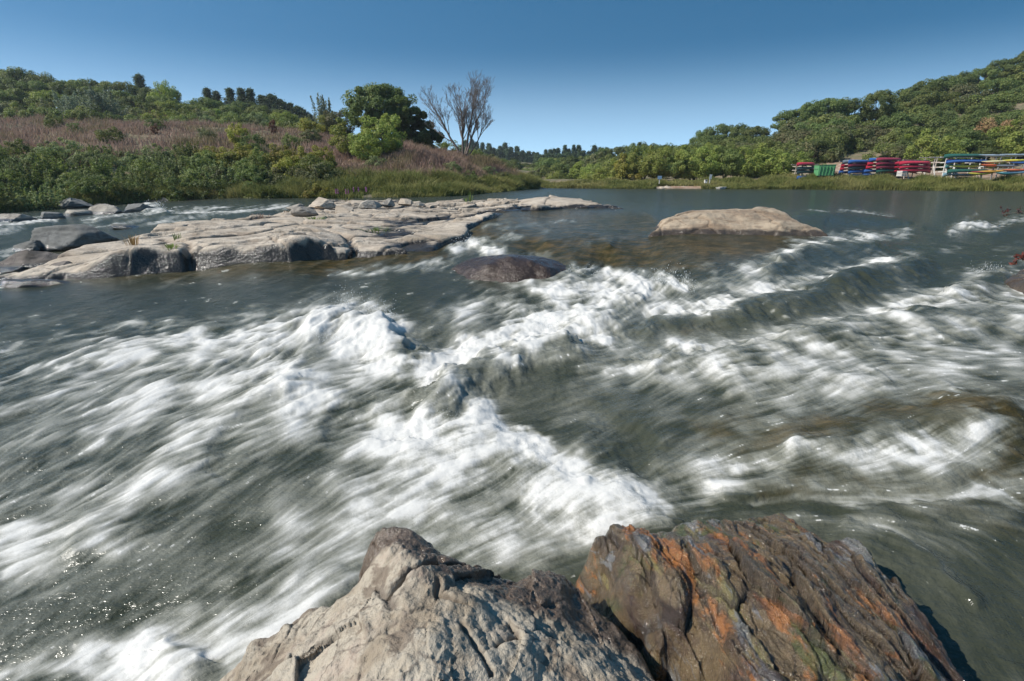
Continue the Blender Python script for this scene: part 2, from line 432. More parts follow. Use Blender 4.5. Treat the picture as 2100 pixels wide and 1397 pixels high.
# standing waves: crest line, height (m), sigma towards far side, sigma towards near side
WAVES = [([(640,640),(700,630),(770,650),(830,690)],.20,14,34), ([(1150,685),(1090,690),(1000,725),(900,770)],.20,16,34), ([(830,700),(900,690),(940,700)],-.10,18,18),
 ([(1170,556),(1250,564),(1330,576),(1420,592)],.05,5,12), ([(1300,585),(1230,640),(1160,665)],.14,18,24), ([(1870,545),(1700,580),(1500,625),(1340,650)],.13,12,22),
 ([(1800,615),(1680,645),(1560,672),(1300,695)],-.05,18,14), ([(1900,525),(1800,535),(1730,560)],.16,10,18), ([(2150,620),(1900,632),(1750,650),(1600,690),(1500,710),(1350,720)],.13,12,34),
 ([(1790,490),(1660,500),(1580,540)],.13,8,14), ([(2150,455),(2040,464)],.10,4,8), ([(2020,450),(1950,462)],.12,4,8), ([(1900,468),(1980,475)],-.06,5,5), ([(1640,434),(1760,438),(1860,448)],.12,4,8),
 ([(1700,456),(1850,462)],-.08,5,6), ([(2060,555),(1960,590)],.12,12,20), ([(880,885),(1000,895),(1060,925),(1140,975),(1250,1010),(1330,1060)],.07,24,60), ([(1000,820),(1200,840),(1340,960)],-.07,30,30),
 ([(600,775),(560,800)],.06,20,30), ([(560,830),(500,880),(430,950)],-.06,20,24), ([(620,780),(500,860),(350,980),(150,1100)],.06,36,36), ([(2060,835),(1950,835),(1800,865),(1640,900)],.10,30,36),
 ([(2080,930),(1950,950),(1700,965),(1500,985)],.04,16,30), ([(2100,1050),(1900,1030),(1650,1045)],.04,12,24), ([(700,1180),(500,1290),(350,1350)],.04,40,40), ([(330,1330),(400,1350)],.05,20,30),
 ([(300,425),(340,432)],.18,4,6), ([(200,446),(350,440),(560,432)],.12,4,5), ([(0,465),(100,455)],.12,5,6), ([(1740,1075),(1900,1150),(2000,1230)],.04,16,16),
 ([(400,700),(200,750),(0,820)],.03,16,20), ([(1950,800),(2100,830)],.06,24,30), ([(1500,780),(1800,760)],.05,24,30), ([(700,860),(900,900)],-.05,24,24)]
# rock bed close under the surface: tint strokes
BED = [([(1030,444),(1150,448),(1330,450)],11,1.0), ([(1000,456),(1150,462),(1330,468)],14,1.0), ([(980,468),(1150,485),(1330,500)],32,1.0), ([(1100,505),(1200,522),(1330,535)],24,1.0), ([(1900,835),(2040,850),(2090,950)],48,1.0), ([(1380,500),(1500,505),(1640,500)],20,1.0), ([(1350,545),(1440,540)],22,.8), ([(640,540),(800,530),(900,520)],16,1.0),
 ([(120,560),(330,556),(600,552),(760,545)],15,.75), ([(1450,885),(1700,880),(1900,840),(2050,860)],30,.9), ([(2030,900),(2080,980)],36,.9), ([(1600,1000),(1800,985),(2100,1010)],22,.8), ([(1400,690),(1480,690)],10,.5), ([(1850,1020),(2100,1060)],20,.5)]

def shift_crest(pts, h):
    out = []
    for px, py in pts:
        x, y, z = wat(px, py)
        q = to_px(x, y, z - h)
        x2, y2, z2 = at_z(px, py, z + h)      # where the raised crest is seen
        qx, qy = to_px(x2, y2, z2 - h)
        out.append((float(qx), float(qy)))
    return out

def make_water():
    pxs = np.arange(-620, 2722, 2.1)
    pys = np.concatenate([np.arange(379.6, 430, 0.8), np.arange(430, 700, 1.4), np.arange(700, 1420, 2.0), np.arange(1420, 2000, 8), np.arange(2000, 3200, 40)])
    # canvas for the streak field
    cs = 2.0
    cx = np.arange(-640, 2742, cs); cy = np.arange(376, 2010, cs)
    CX, CY = np.meshgrid(cx, cy)
    rf = RBF([(a, b) for a, b, c, d in FLOW], [(c / math.hypot(c, d), d / math.hypot(c, d)) for a, b, c, d in FLOW])
    small = (slice(None, None, 8), slice(None, None, 8))
    fx, fy = rf(CX[small], CY[small])
    def up(A):
        r = np.arange(len(cy)) / 8.0; c = np.arange(len(cx)) / 8.0
        return bil(A, r[:, None] + 0 * c[None], c[None] + 0 * r[:, None])
    def bil(A, r, c):
        r = np.clip(r, 0, A.shape[0] - 1.001); c = np.clip(c, 0, A.shape[1] - 1.001)
        i = r.astype(np.int32); j = c.astype(np.int32); fr = (r - i).astype(np.float32); fc = (c - j).astype(np.float32)
        return (A[i, j] * (1 - fc) + A[i, j + 1] * fc) * (1 - fr) + (A[i + 1, j] * (1 - fc) + A[i + 1, j + 1] * fc) * fr
    fx = up(fx.astype(np.float32)); fy = up(fy.astype(np.float32))
    lg = np.log(np.maximum(CY - 330, 20)); U = (CX - 1050) / np.maximum(CY - 330, 20)
    ang = np.arctan2(fy, fx) + 0.30 * fbm(U * 3.0, lg * 6.0, o=3, seed=3)
    fx = np.cos(ang).astype(np.float32); fy = np.sin(ang).astype(np.float32)
    # three streak fields: fine, medium, coarse
    def lic(A, L, n):
        # L: canvas px map of half length
        acc = A.astype(np.float32).copy(); wsum = 1.0
        for sgn in (1, -1):
            r = np.arange(len(cy), dtype=np.float32)[:, None] + np.zeros((1, len(cx)), np.float32)
            c = np.arange(len(cx), dtype=np.float32)[None] + np.zeros((len(cy), 1), np.float32)
            st = (L / n / cs).astype(np.float32) * sgn
            for k in range(1, n + 1):
                ux = bil(fx, r, c); uy = bil(fy, r, c)
                c = c + ux * st; r = r + uy * st
                w = 0.5 + 0.5 * math.cos(math.pi * k / (n + 1))
                acc += bil(A, r, c) * w
                if sgn == 1: wsum += 2 * w
        acc /= wsum
        m = acc.mean(); return (acc - m)
    def norm(A):
        # local contrast normalise by row band
        s = np.sqrt((A * A).mean(1)); k = np.ones(41) / 41
        s = np.convolve(np.pad(s, 20, mode='edge'), k, mode='valid')
        return A / s[:, None]
    size = np.clip((CY - 360) / 130.0, 0.5, 6.0)   # relative scale of things down the river
    N1 = rng.random(CX.shape).astype(np.float32) * 2 - 1
    Nf = vnoise(U * 60, lg * 90, seed=21).astype(np.float32)
    Nm = (vnoise(U * 22, lg * 34, seed=22) + .6 * vnoise(U * 45, lg * 66, seed=27)).astype(np.float32)
    Nc = (vnoise(U * 8, lg * 13, seed=23) + .5 * vnoise(U * 16, lg * 26, seed=24)).astype(np.float32)
    L = np.clip(6 + (CY - 420) * 0.085, 5, 56)
    S1 = norm(lic(N1 + .8 * Nf, L * .8, 12))
    S2 = norm(lic(Nm, L * 1.0, 12))
    S3 = norm(lic(Nc, L * 1.1, 10))
    S0 = norm(lic(Nm, L * .22, 5)); SF = norm(lic(N1, L * .16, 4))

    PX, PY = np.meshgrid(pxs, pys)
    rr = (PY - cy[0]) / cs; cc = (PX - cx[0]) / cs
    s0 = bil(S0, rr, cc); sf = bil(SF, rr, cc); s1 = bil(S1, rr, cc); s2 = bil(S2, rr, cc); s3 = bil(S3, rr, cc)
    Z = level(PX, PY)
    X, Y, _ = at_z(PX, PY, Z)
    # domain warp so painted strokes have ragged edges
    sc = np.clip((PY - 380) / 200.0, .12, 2.6)
    lgp = np.log(np.maximum(PY - 330, 20)); Up = (PX - 1050) / np.maximum(PY - 330, 20)
    WX = PX + sc * (26 * fbm(Up * 9, lgp * 12, o=4, seed=31)); WY = PY + sc * (15 * fbm(Up * 9, lgp * 12, o=4, seed=37))
    def paint(strokes, base=1.0):
        out = np.zeros(PX.shape)
        for pts, w, s in strokes:
            xs = [p[0] for p in pts]; ys = [p[1] for p in pts]; m = 3.2 * w + 50
            i0, i1 = np.searchsorted(pys, [min(ys) - m, max(ys) + m]); j0, j1 = np.searchsorted(pxs, [min(xs) - m, max(xs) + m])
            if i1 <= i0 or j1 <= j0: continue
            d, _ = seg_dist(WX[i0:i1, j0:j1], WY[i0:i1, j0:j1], pts)
            g = s * np.exp(-(d / w) ** 2 * .55)
            q = out[i0:i1, j0:j1]; out[i0:i1, j0:j1] = q + g - q * g if base else q + g
        return out
    F = paint(FOAM); C = np.clip(paint(CLEAR), 0, 1); B = np.clip(paint(BED), 0, 1)
    rap = sstep(440, 640, PY) * .15 * (1 - sstep(1900, 2100, PX) * .6)
    F = (F + rap) * (1 - .85 * C)
    # waves
    H = np.zeros(PX.shape)
    for pts, h, su, sd in WAVES:
        q = shift_crest(pts, h) if h > 0 else pts
        xs = [p[0] for p in q]; ys = [p[1] for p in q]; m = 3.5 * max(su, sd) + 40
        i0, i1 = np.searchsorted(pys, [min(ys) - m, max(ys) + m]); j0, j1 = np.searchsorted(pxs, [min(xs) - m, max(xs) + m])
        d, side = seg_dist(.35 * PX[i0:i1, j0:j1] + .65 * WX[i0:i1, j0:j1], .35 * PY[i0:i1, j0:j1] + .65 * WY[i0:i1, j0:j1], q)
        s = np.where(side < 0, su, sd)
        H[i0:i1, j0:j1] += h * np.exp(-(d / s) ** 2 * .6) * .85
    turb = np.clip(F * 1.5 + .15 * sstep(470, 600, PY), 0, 1) * (1 - .6 * C)
    edge = 0.25 + 0.75 * sstep(390, 470, PY)
    H += turb * .055 * fbm(X * 1.1, Y * 1.1, o=3, seed=41) * edge
    dist = np.clip(Y / 5.0, .3, 2.0)
    H += turb * (0.0035 * s2 + .0045 * s3) * dist * edge + turb * .0028 * s1 * np.clip(Y / 5, .35, 1.5) * edge
    churn = sstep(.5, 1.0, F)
    H += churn * (.007 * np.abs(fbm(X * 5, Y * 5, o=4, seed=51)) + .005 * s0) * np.clip(Y / 5, .35, 1.6) * edge
    H += (1 - turb) * (.0016 * s2 + .0022 * s3) * np.clip(Y / 5, .3, 2) * sstep(440, 520, PY)
    H += (1 - turb) * .010 * fbm(X * 2.2, Y * 1.6, o=3, seed=57) * sstep(400, 460, PY)
    gr = fbm(Up * 30, lgp * 40, o=5, seed=58, gain=.68)
    H += churn * .006 * gr * np.clip(Y / 5, .35, 1.6) * edge
    F = F * np.clip(.92 + .55 * fbm(Up * 6, lgp * 9, o=3, seed=59), .4, 1.25)
    foam = F * (.58 + .28 * F) + .075 * sstep(560, 700, PY) + .06 * sstep(640, 760, PY) * (1 - sstep(700, 1100, PX)) + np.clip(F * 1.5 + .28, .2, 1) * 1.05 * (.105 * s1 + .075 * s2 + .115 * s3 * (1 - .3 * churn) + .04 * s0 * churn + .26 * gr * (.2 + churn)) * (1 - .75 * C)
    foam *= sstep(398, 425, PY)
    foam = np.clip(foam, 0, 1) ** 1.15
    # thin bright flecks on the calm pool
    fl = sstep(2.2, 3.2, s0 + .6 * s1) * sstep(520, 560, PY) * (1 - sstep(640, 720, PY)) * .5
    painted_glint = sstep(2.9, 3.9, sf + .5 * s1 + .35 * s2) * sstep(470, 560, PY) * (1 - .6 * C)  # sun sparkles painted as white flecks into the foam colour
    foam = np.clip(foam + fl + painted_glint * .9, 0, 1)
    V = np.stack([X, Y, Z + H], -1).reshape(-1, 3)
    o = mesh_np('river_water', V, grid_faces(len(pys), len(pxs)), MAT['water'], smooth=True,
                attrs={'foam': foam.ravel(), 'bed': (B * (1 - foam)).ravel(), 'streak': (s1 * .5 + s2 * .5).ravel()})
    tag(o, kind='structure')
    # spray droplets thrown off the breaking crests
    cand = np.argwhere((F > .62) & (PY > 480) & (PX > 0) & (PX < 2100))
    return o, (X, Y, Z + H, F, pxs, pys)

def water_material():
    t = NT('river_water')
    foam = t.attr('foam'); bed = t.attr('bed'); st = t.attr('streak')
    p = t.pos()
    deep = t.mix(t.noise(p, .35, 3), (.032, .037, .024), (.050, .053, .033))
    bedc = t.mix(t.ramp(t.noise(t.scale(p, (1, 1.6, 1)), 2.2, 5, .65), .38, .68), (.040, .036, .016), (.125, .085, .036))
    bedc = t.mix(t.ramp(st, -1.2, 1.2), t.mix(.5, bedc, (.02, .022, .010)), bedc)
    c = t.mix(t.math('MULTIPLY', bed, .92), deep, bedc)
    grain = t.noise(p, 55, 5, .75)
    foam = t.math('ADD', foam, t.math('MULTIPLY', t.math('MULTIPLY', foam, t.math('SUBTRACT', grain, .5)), .7))
    aer = t.mix(t.ramp(foam, .0, .42), c, (.19, .19, .155))
    white = t.mix(t.ramp(foam, .30, 1.05), aer, (.66, .645, .61))
    fine = t.noise(t.scale(p, (1.2, .8, 1)), 38, 4, .7)
    h1 = t.noise(t.scale(p, (1.0, 1.6, 1)), 5.0, 4, .6)
    h2 = t.noise(t.scale(p, (1.0, 1.3, 1)), 26, 4, .65)
    # ripple strength: calmer far pool needs coarser ripples
    h0 = t.noise(t.scale(p, (.55, 1.5, 1)), 1.6, 4, .6)
    sy0 = t.n('ShaderNodeSeparateXYZ'); t.set(sy0.inputs[0], p)
    hs = t.math('ADD', t.math('MULTIPLY', h1, .9), t.math('MULTIPLY', h2, .04))
    hs = t.math('ADD', hs, t.math('MULTIPLY', h0, t.ramp(sy0.outputs['Y'], 16, 40, .3, 9.0)))
    n = t.bump(hs, t.ramp(foam, .15, .65, .8, .10), .065)
    n = t.bump(t.math('MULTIPLY', st, .5), .6, .006, n)
    sy = t.n('ShaderNodeSeparateXYZ'); t.set(sy.inputs[0], p)
    rough = t.math('ADD', t.ramp(foam, .1, .8, .15, .55), t.ramp(sy.outputs['Y'], 18, 60, 0, .05))
    spec = t.math('MULTIPLY', t.ramp(foam, .2, .9, .5, .25), t.ramp(bed, 0, 1, 1, .12))
    pr = t.n('ShaderNodeBsdfPrincipled')
    t.set(pr.inputs['Base Color'], white); t.set(pr.inputs['Roughness'], rough); t.set(pr.inputs['Normal'], n)
    pr.inputs['IOR'].default_value = 1.33
    t.set(pr.inputs['Specular IOR Level'], spec)
    t.set(pr.inputs['Subsurface Weight'], 0.0)
    pr.inputs['Subsurface Radius'].default_value = (.06, .07, .065); pr.inputs['Subsurface Scale'].default_value = .5
    return t.end(pr.outputs[0])

MAT = {}
MAT['water'] = water_material()
water, WG = make_water()
# ------------------------------------------------------------------ rocks
def rock_mat(name, pale, mid, dark, wet_shade_col, stain_scale=1.0, pore=1.0, bump=1.0, strata=None, patches=None, wet_rough=.16, wm=.75, coat=.45):
    t = NT(name)
    p = t.pos(); wet = t.attr('wet')  # wetness mask; on the ledge it also carries painted flank shade
    q = t.scale(p, strata[0], strata[1]) if strata else p
    n1 = t.noise(q, .9 * stain_scale, 6, .65, .4); n2 = t.noise(q, 4.5 * stain_scale, 6, .7, .2); n3 = t.noise(p, 30 * stain_scale, 4, .7)
    c = t.mix(t.ramp(n1, .36, .60), mid, pale)
    c = t.mix(t.ramp(n2, .50, .72, 0, .75), c, dark)
    c = t.mix(t.ramp(n3, .35, .75, 0, .35), c, mid)
    if patches:
        for col, sc, lo, hi, amt in patches:
            c = t.mix(t.ramp(t.noise(t.scale(q, sc), 1.0, 5, .62, .5), lo, hi, 0, amt), c, col)
    ed = t.voro(t.mix(.10, q, t.n_col(q, 2.2 * stain_scale)), 1.05 * stain_scale, 'DISTANCE_TO_EDGE')
    c = t.mix(t.math('MULTIPLY', t.ramp(ed, .003, .018, .65, 0), t.ramp(n1, .46, .58)), c, dark)
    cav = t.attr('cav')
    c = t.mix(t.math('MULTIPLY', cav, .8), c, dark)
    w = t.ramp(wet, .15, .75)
    c = t.mix(w, c, t.mix(wm, c, wet_shade_col))
    c = t.mix(t.math('MULTIPLY', w, .6 * wm), c, wet_shade_col)
    hb = t.math('ADD', t.math('MULTIPLY', n2, 1.0), t.math('MULTIPLY', n3, .35))
    hb = t.math('ADD', hb, t.math('MULTIPLY', t.voro(p, 55 * stain_scale * pore), .18))
    nrm = t.bump(hb, .8 * bump, .05 / stain_scale)
    r = t.ramp(w, 0, 1, .88, wet_rough)
    r = t.math('ADD', r, t.math('MULTIPLY', t.math('SUBTRACT', n2, .5), .3))
    fb = t.bump(t.noise(p, 70, 4, .7), .5, .012, nrm)
    pr = t.princ(c, r, nrm, **{'Coat Weight': t.math('MULTIPLY', w, coat), 'Coat Roughness': .07, 'Coat Normal': fb})
    return t.end(pr)

MAT['slab'] = rock_mat('pale_ledge_stone', (.55, .475, .385), (.39, .32, .245), (.17, .135, .105), (.034, .028, .022), .55, .6, .8, wm=.96, coat=.12, strata=((.6, 1.5, 1.5), (0, 0, .5)), patches=[((.20, .155, .115), (1.1, 1.6, 1.6), .53, .64, .65), ((.30, .24, .17), (.5, .8, .8), .50, .66, .6)])  # near-black fourth colour: wet waterline plus shade painted on the steep front
MAT['bigrock'] = rock_mat('tan_boulder_stone', (.42, .335, .24), (.25, .18, .12), (.15, .10, .065), (.045, .032, .022), 1.0, .8, .9, strata=((.6, 1.6, 3.0), (0, 0, .2)), coat=.25)
MAT['wetrock'] = rock_mat('wet_dark_stone', (.20, .17, .15), (.09, .075, .06), (.035, .03, .026), (.03, .026, .022), 1.2, .8, .8)
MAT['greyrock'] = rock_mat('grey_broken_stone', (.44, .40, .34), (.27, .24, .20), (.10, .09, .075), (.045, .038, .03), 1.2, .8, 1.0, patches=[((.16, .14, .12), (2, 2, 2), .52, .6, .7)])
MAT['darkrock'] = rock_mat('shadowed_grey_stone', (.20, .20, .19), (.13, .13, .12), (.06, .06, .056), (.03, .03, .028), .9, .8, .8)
MAT['mound'] = rock_mat('wet_brown_stone', (.13, .080, .045), (.08, .048, .026), (.035, .022, .014), (.040, .022, .012), 1.8, .7, 1.2, wm=.7, coat=.3, wet_rough=.24,
                        patches=[((.16, .10, .07), (1.2, 1.2, 1.2), .62, .72, .3)])
MAT['pale'] = rock_mat('pale_foreground_stone', (.42, .37, .295), (.27, .22, .16), (.125, .10, .08), (.085, .055, .036), 3.0, 1.0, .9,
                       patches=[((.15, .115, .085), (4, 4, 4), .53, .60, .8), ((.40, .31, .25), (3, 3, 3), .55, .70, .5)])
MAT['rust'] = rock_mat('rust_coloured_wet_stone', (.15, .105, .052), (.080, .055, .028), (.024, .017, .011), (.05, .03, .016), 3.6, 1.0, 1.4,
                       strata=((1.1, .42, .8), (0, 0, math.radians(-38))),
                       patches=[((.30, .115, .028), (5.2, 3.4, 5.2), .53, .60, .85), ((.20, .17, .06), (6.2, 4.4, 5.2), .56, .64, .7), ((.15, .155, .155), (6.3, 4.0, 5.9), .57, .62, .8), ((.055, .070, .016), (4.2, 3.3, 4.2), .56, .64, .8),
                                ((.035, .016, .012), (3.1, 2.0, 3.6), .55, .66, .8)], wet_rough=.08, wm=.05, coat=1.0)

def heightrock(name, outline, inner, res, slope, mat, detail, mode='z', cracks=(), zdown=.5, hinge=.03, disp=None, wetfn=None, tilt=None, extra=None):
    """rock whose top skin passes surveyed points; flanks fall away steeply outside the outline"""
    if mode == 'z': conv = lambda a: [float(v) for v in at_z(*a)]
    else: conv = lambda a: [float(v) for v in at_y(*a)]
    O = np.array([conv(a) for a in outline]); I = np.array([conv(a) for a in inner]) if inner else np.zeros((0, 3))
    P = np.concatenate([O, I]); f = RBF(P[:, :2], P[:, 2], .02)
    m = zdown / slope + .25 * (P[:, 0].max() - P[:, 0].min()) * .2
    x = np.arange(O[:, 0].min() - m, O[:, 0].max() + m, res); y = np.arange(O[:, 1].min() - m, O[:, 1].max() + m, res)
    X, Y = np.meshgrid(x, y)
    s = P[:, :2].std()
    wx = X + .035 * s * fbm(X / s * 5, Y / s * 5, o=3, seed=91, gain=.4); wy = Y + .035 * s * fbm(X / s * 5, Y / s * 5, o=3, seed=97, gain=.4)
    d = poly_sdf(wx, wy, O[:, :2])
    Z = f(X, Y)
    fall = slope * .5 * ((d + hinge) + np.sqrt((d + hinge) ** 2 + hinge ** 2))
    DZ, cav = detail(X, Y)
    Z = Z + DZ
    for pts, w, dep in cracks:
        q = [conv(a)[:2] for a in pts]
        dd, _ = seg_dist(wx, wy, q)
        g = np.exp(-(dd / w) ** 2); Z = Z - dep * g; cav = np.maximum(cav, g)
    Z = Z - fall
    keep = (d < m * .95)
    V = np.stack([X, Y, Z], -1)
    if disp:
        gy, gx = np.gradient(Z, res); N = np.stack([-gx, -gy, np.ones_like(Z)], -1); N /= np.linalg.norm(N, axis=-1, keepdims=True)
        V = V + N * disp(V[..., 0], V[..., 1], V[..., 2])[..., None]
    lv = level_xy(X[::6, ::6], Y[::6, ::6])
    r = np.minimum(np.arange(len(y)) // 6, lv.shape[0] - 1); c = np.minimum(np.arange(len(x)) // 6, lv.shape[1] - 1)
    above = V[..., 2] - lv[r][:, c]
    wet = wetfn(X, Y, V[..., 2], above, d) if wetfn else 1 - sstep(.03, .22, above + .05 * fbm(X * 4, Y * 4, o=3, seed=5))
    F = grid_faces(len(y), len(x))
    kk = (keep & (above > -.35)).ravel()
    F = F[kk[F].any(1)]
    Vc, F, at = compact(V.reshape(-1, 3), F, {'wet': wet.ravel(), 'cav': np.clip(cav, 0, 1).ravel()})
    return mesh_np(name, Vc, F, mat, smooth=True, attrs=at)

# the long pale ledge across the river
def slab_detail(X, Y):
    ca, sa = math.cos(.45), math.sin(.45)
    u = X * ca + Y * sa; v = -X * sa + Y * ca
    wu = u + .5 * fbm(u * .7, v * .7, o=4, seed=61); wv = v + .4 * fbm(u * .7, v * .7, o=4, seed=62)
    f1, f2, cid, ox, oy = worley(wu * .40, wv * .75, seed=3)
    blocks = (cid - .5) * .20 + ox * (cid - .4) * .26 + oy * (.5 - cid) * .30
    crack = np.exp(-((f2 - f1) / .05) ** 2)
    g1, g2, cid2, px_, py_ = worley(wu * 1.1, wv * 2.0, seed=8)
    sel = sstep(.0, .35, fbm(X * .35, Y * .35, o=2, seed=66)) + sstep(20, 24, Y) * .6
    small = sel * ((cid2 - .5) * .10 + px_ * (cid2 - .5) * .12)
    crack2 = sel * np.exp(-((g2 - g1) / .06) ** 2)
    h = v * .9 + .3 * fbm(u * .8, v * .8, o=4, seed=71)
    terr = .045 * (np.floor(h * 1.2) + sstep(.82, 1.0, h * 1.2 - np.floor(h * 1.2)) - h * 1.2)
    rip = .006 * fbm(wu * 2.2, wv * 7, o=4, seed=81)
    Z = blocks * .55 + small + terr + rip + .10 * fbm(X * .6, Y * .6, o=3, seed=64, gain=.4) - .07 * crack - .04 * crack2
    return Z, np.clip(crack * .7 + crack2 * .5, 0, 1)
SLAB = [(-60,600,11.2),(60,574,11.7),(150,548,12.2),(200,528,12.2),(232,508,12.3),(265,500,12.4),(300,500,12.4),(330,512,12.5),(345,516,12.7),(362,504,12.6),(385,500,12.6),(450,496,12.7),(520,498,12.8),(560,496,12.9),(600,483,13.2),(650,485,13.4),
 (684,508,13.5),(700,500,14.2),(712,517,13.6),(745,517,13.6),(790,503,13.8),(850,522,14),(880,507,14.3),(892,488,15),(940,478,16),(962,460,17.5),(1012,440,20),(1042,429,22.5),(1150,427,24),(1283,427,24.3),
 (1240,414,26),(1180,405,27),(1120,400,27),(1075,405,27),(1050,411,27),(1020,405,28),(960,407,28),(900,414,28),(850,412,29),(800,409,30),(740,411,30),(680,408,30),(640,413,28),(600,426,25),(560,440,23),(500,446,21),(400,452,20),(330,456,19),(308,468,17.5),
 (262,480,16),(200,503,14.5),(140,520,13.5),(60,545,12.6),(0,562,12.2),(-60,580,11.8)]
SLAB_IN = [(600,455,19),(800,440,22),(450,478,15.5),(700,476,16.5),(850,468,18),(950,430,24),(700,430,26),(380,486,14),(500,482,14.5),(620,470,15.5),(780,485,15.5),(1100,414,25.5),(1200,416,25.3),(800,500,14.4)]
def slab_wet_shade(X, Y, Z, ab, d):
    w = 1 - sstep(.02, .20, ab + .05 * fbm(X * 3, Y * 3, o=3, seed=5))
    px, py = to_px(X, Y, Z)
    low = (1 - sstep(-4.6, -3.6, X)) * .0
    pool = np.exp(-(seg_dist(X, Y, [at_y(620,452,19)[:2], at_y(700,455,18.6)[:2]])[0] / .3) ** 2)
    return np.clip(w + low + sstep(-.10, .05, d + .08 * fbm(X * 4, Y * 4, o=3, seed=88)) * .95, 0, 1)  # waterline wetness, plus shade painted onto the steep flanks along the outline
ledge = heightrock('rock_ledge', SLAB, SLAB_IN, .034, 3.6, MAT['slab'], slab_detail, mode='y', zdown=.9, hinge=.045, wetfn=slab_wet_shade,
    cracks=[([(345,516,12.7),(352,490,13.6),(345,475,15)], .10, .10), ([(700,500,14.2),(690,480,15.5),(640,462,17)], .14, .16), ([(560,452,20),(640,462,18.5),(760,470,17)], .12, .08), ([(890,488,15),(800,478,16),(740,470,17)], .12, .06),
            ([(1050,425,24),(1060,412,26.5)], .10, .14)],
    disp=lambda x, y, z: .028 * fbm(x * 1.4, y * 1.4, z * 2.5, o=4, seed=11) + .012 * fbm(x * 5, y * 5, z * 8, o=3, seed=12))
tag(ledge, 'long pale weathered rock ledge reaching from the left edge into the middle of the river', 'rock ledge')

def mid_detail(fr, amp, seed, an=1.0):
    def f(X, Y):
        wx = X + .15 / fr * fbm(X * fr, Y * fr, o=3, seed=seed); wy = Y + .15 / fr * fbm(X * fr, Y * fr, o=3, seed=seed + 1)
        f1, f2, cid, ox, oy = worley(wx * fr, wy * fr * an, seed=seed)
        cr = np.exp(-((f2 - f1) / .06) ** 2)
        return amp * ((cid - .5) * .6 + ox * (cid - .5) * 1.6 + oy * (.5 - cid) * 1.4) + amp * .7 * fbm(X * fr * 2, Y * fr * 2, o=5, seed=seed + 4) - amp * .35 * cr, cr * .5
    return f

hump = heightrock('rock_ledge', [(1050,425,24.4),(1100,426,24.3),(1160,427,24.2),(1230,427,24.2),(1284,427,24.2),(1262,420,25.2),(1232,411,26),(1200,405,26.6),(1172,403,27),(1130,399,27),(1092,400,27),(1064,407,26.6)],
    [(1120,407,25.4),(1190,410,25.2),(1150,412,24.8),(1090,410,25.2),(1230,417,24.9)], .03, 2.2, MAT['slab'], mid_detail(.5, .05, 35), mode='y', zdown=.7, hinge=.22, disp=lambda x, y, z: .03 * fbm(x * 1.6, y * 1.6, z * 4, o=4, seed=36))
tag(hump, 'smooth whitish rock hump tapering to a point at the right end of the ledge', 'rock ledge')
big = heightrock('boulder', [(1338,450,14.3),(1345,466,14.2),(1385,478,14.1),(1450,481,14.0),(1540,481,14.0),(1630,478,14.0),(1690,474,14.0),(1722,480,13.9),(1705,468,14.3),(1668,452,15),(1600,430,16.4),(1560,424,16.8),(1480,423,17),(1400,427,16.5),(1355,436,15.6)],
    [(1450,442,15),(1540,440,15),(1400,445,14.8),(1600,452,14.3),(1480,464,14.5),(1400,464,14.5),(1560,466,14.4)], .022, 1.8, MAT['bigrock'], mid_detail(.7, .09, 21, 2.2), mode='y', zdown=.6, hinge=.16,
    disp=lambda x, y, z: .035 * fbm(x * 2.2, y * 2.2, z * 5, o=4, seed=15) + .014 * fbm(x * 8, y * 8, z * 12, o=3, seed=16))
tag(big, 'large flat-topped tan boulder standing alone at the lip of the falls', 'boulder')

mound = heightrock('boulder', [(915,552,-.76),(960,560,-.72),(1020,564,-.72),(1100,564,-.72),(1160,557,-.72),(1182,545,-.68),(1145,529,-.52),(1100,520,-.47),(1040,517,-.46),(988,522,-.53),(942,537,-.66)],
    [(1045,524,-.36),(1090,531,-.42),(1000,537,-.47),(1060,550,-.52),(1130,545,-.52)], .014, .9, MAT['mound'], mid_detail(1.6, .012, 27), zdown=.25, hinge=.12,
    wetfn=lambda X, Y, Z, ab, d: 1 - .55 * np.exp(-(((X - at_z(1048,527,-.6)[0]) / .28) ** 2 + ((Y - at_z(1048,527,-.6)[1]) / .5) ** 2)) ,
    disp=lambda x, y, z: .03 * fbm(x * 4, y * 4, z * 7, o=5, seed=17))
tag(mound, 'glossy wet brown mound of rock in the white water below the falls', 'boulder')

redge = heightrock('boulder', [(2056,570,-.30),(2075,595,-.42),(2100,606,-.44),(2160,620,-.45),(2300,620,-.45),(2320,540,-.2),(2200,520,-.10),(2120,530,-.12),(2088,545,-.2)],
    [(2130,560,-.12),(2200,560,-.06),(2100,575,-.2)], .012, 3.0, MAT['bigrock'], mid_detail(2.0, .03, 33), zdown=.4, hinge=.05,
    wetfn=lambda X, Y, Z, ab, d: 1 - sstep(.10, .28, ab + .04 * fbm(X * 5, Y * 5, o=3, seed=6)))
tag(redge, 'pale rock with dark wet underside cut off by the right edge', 'rock')

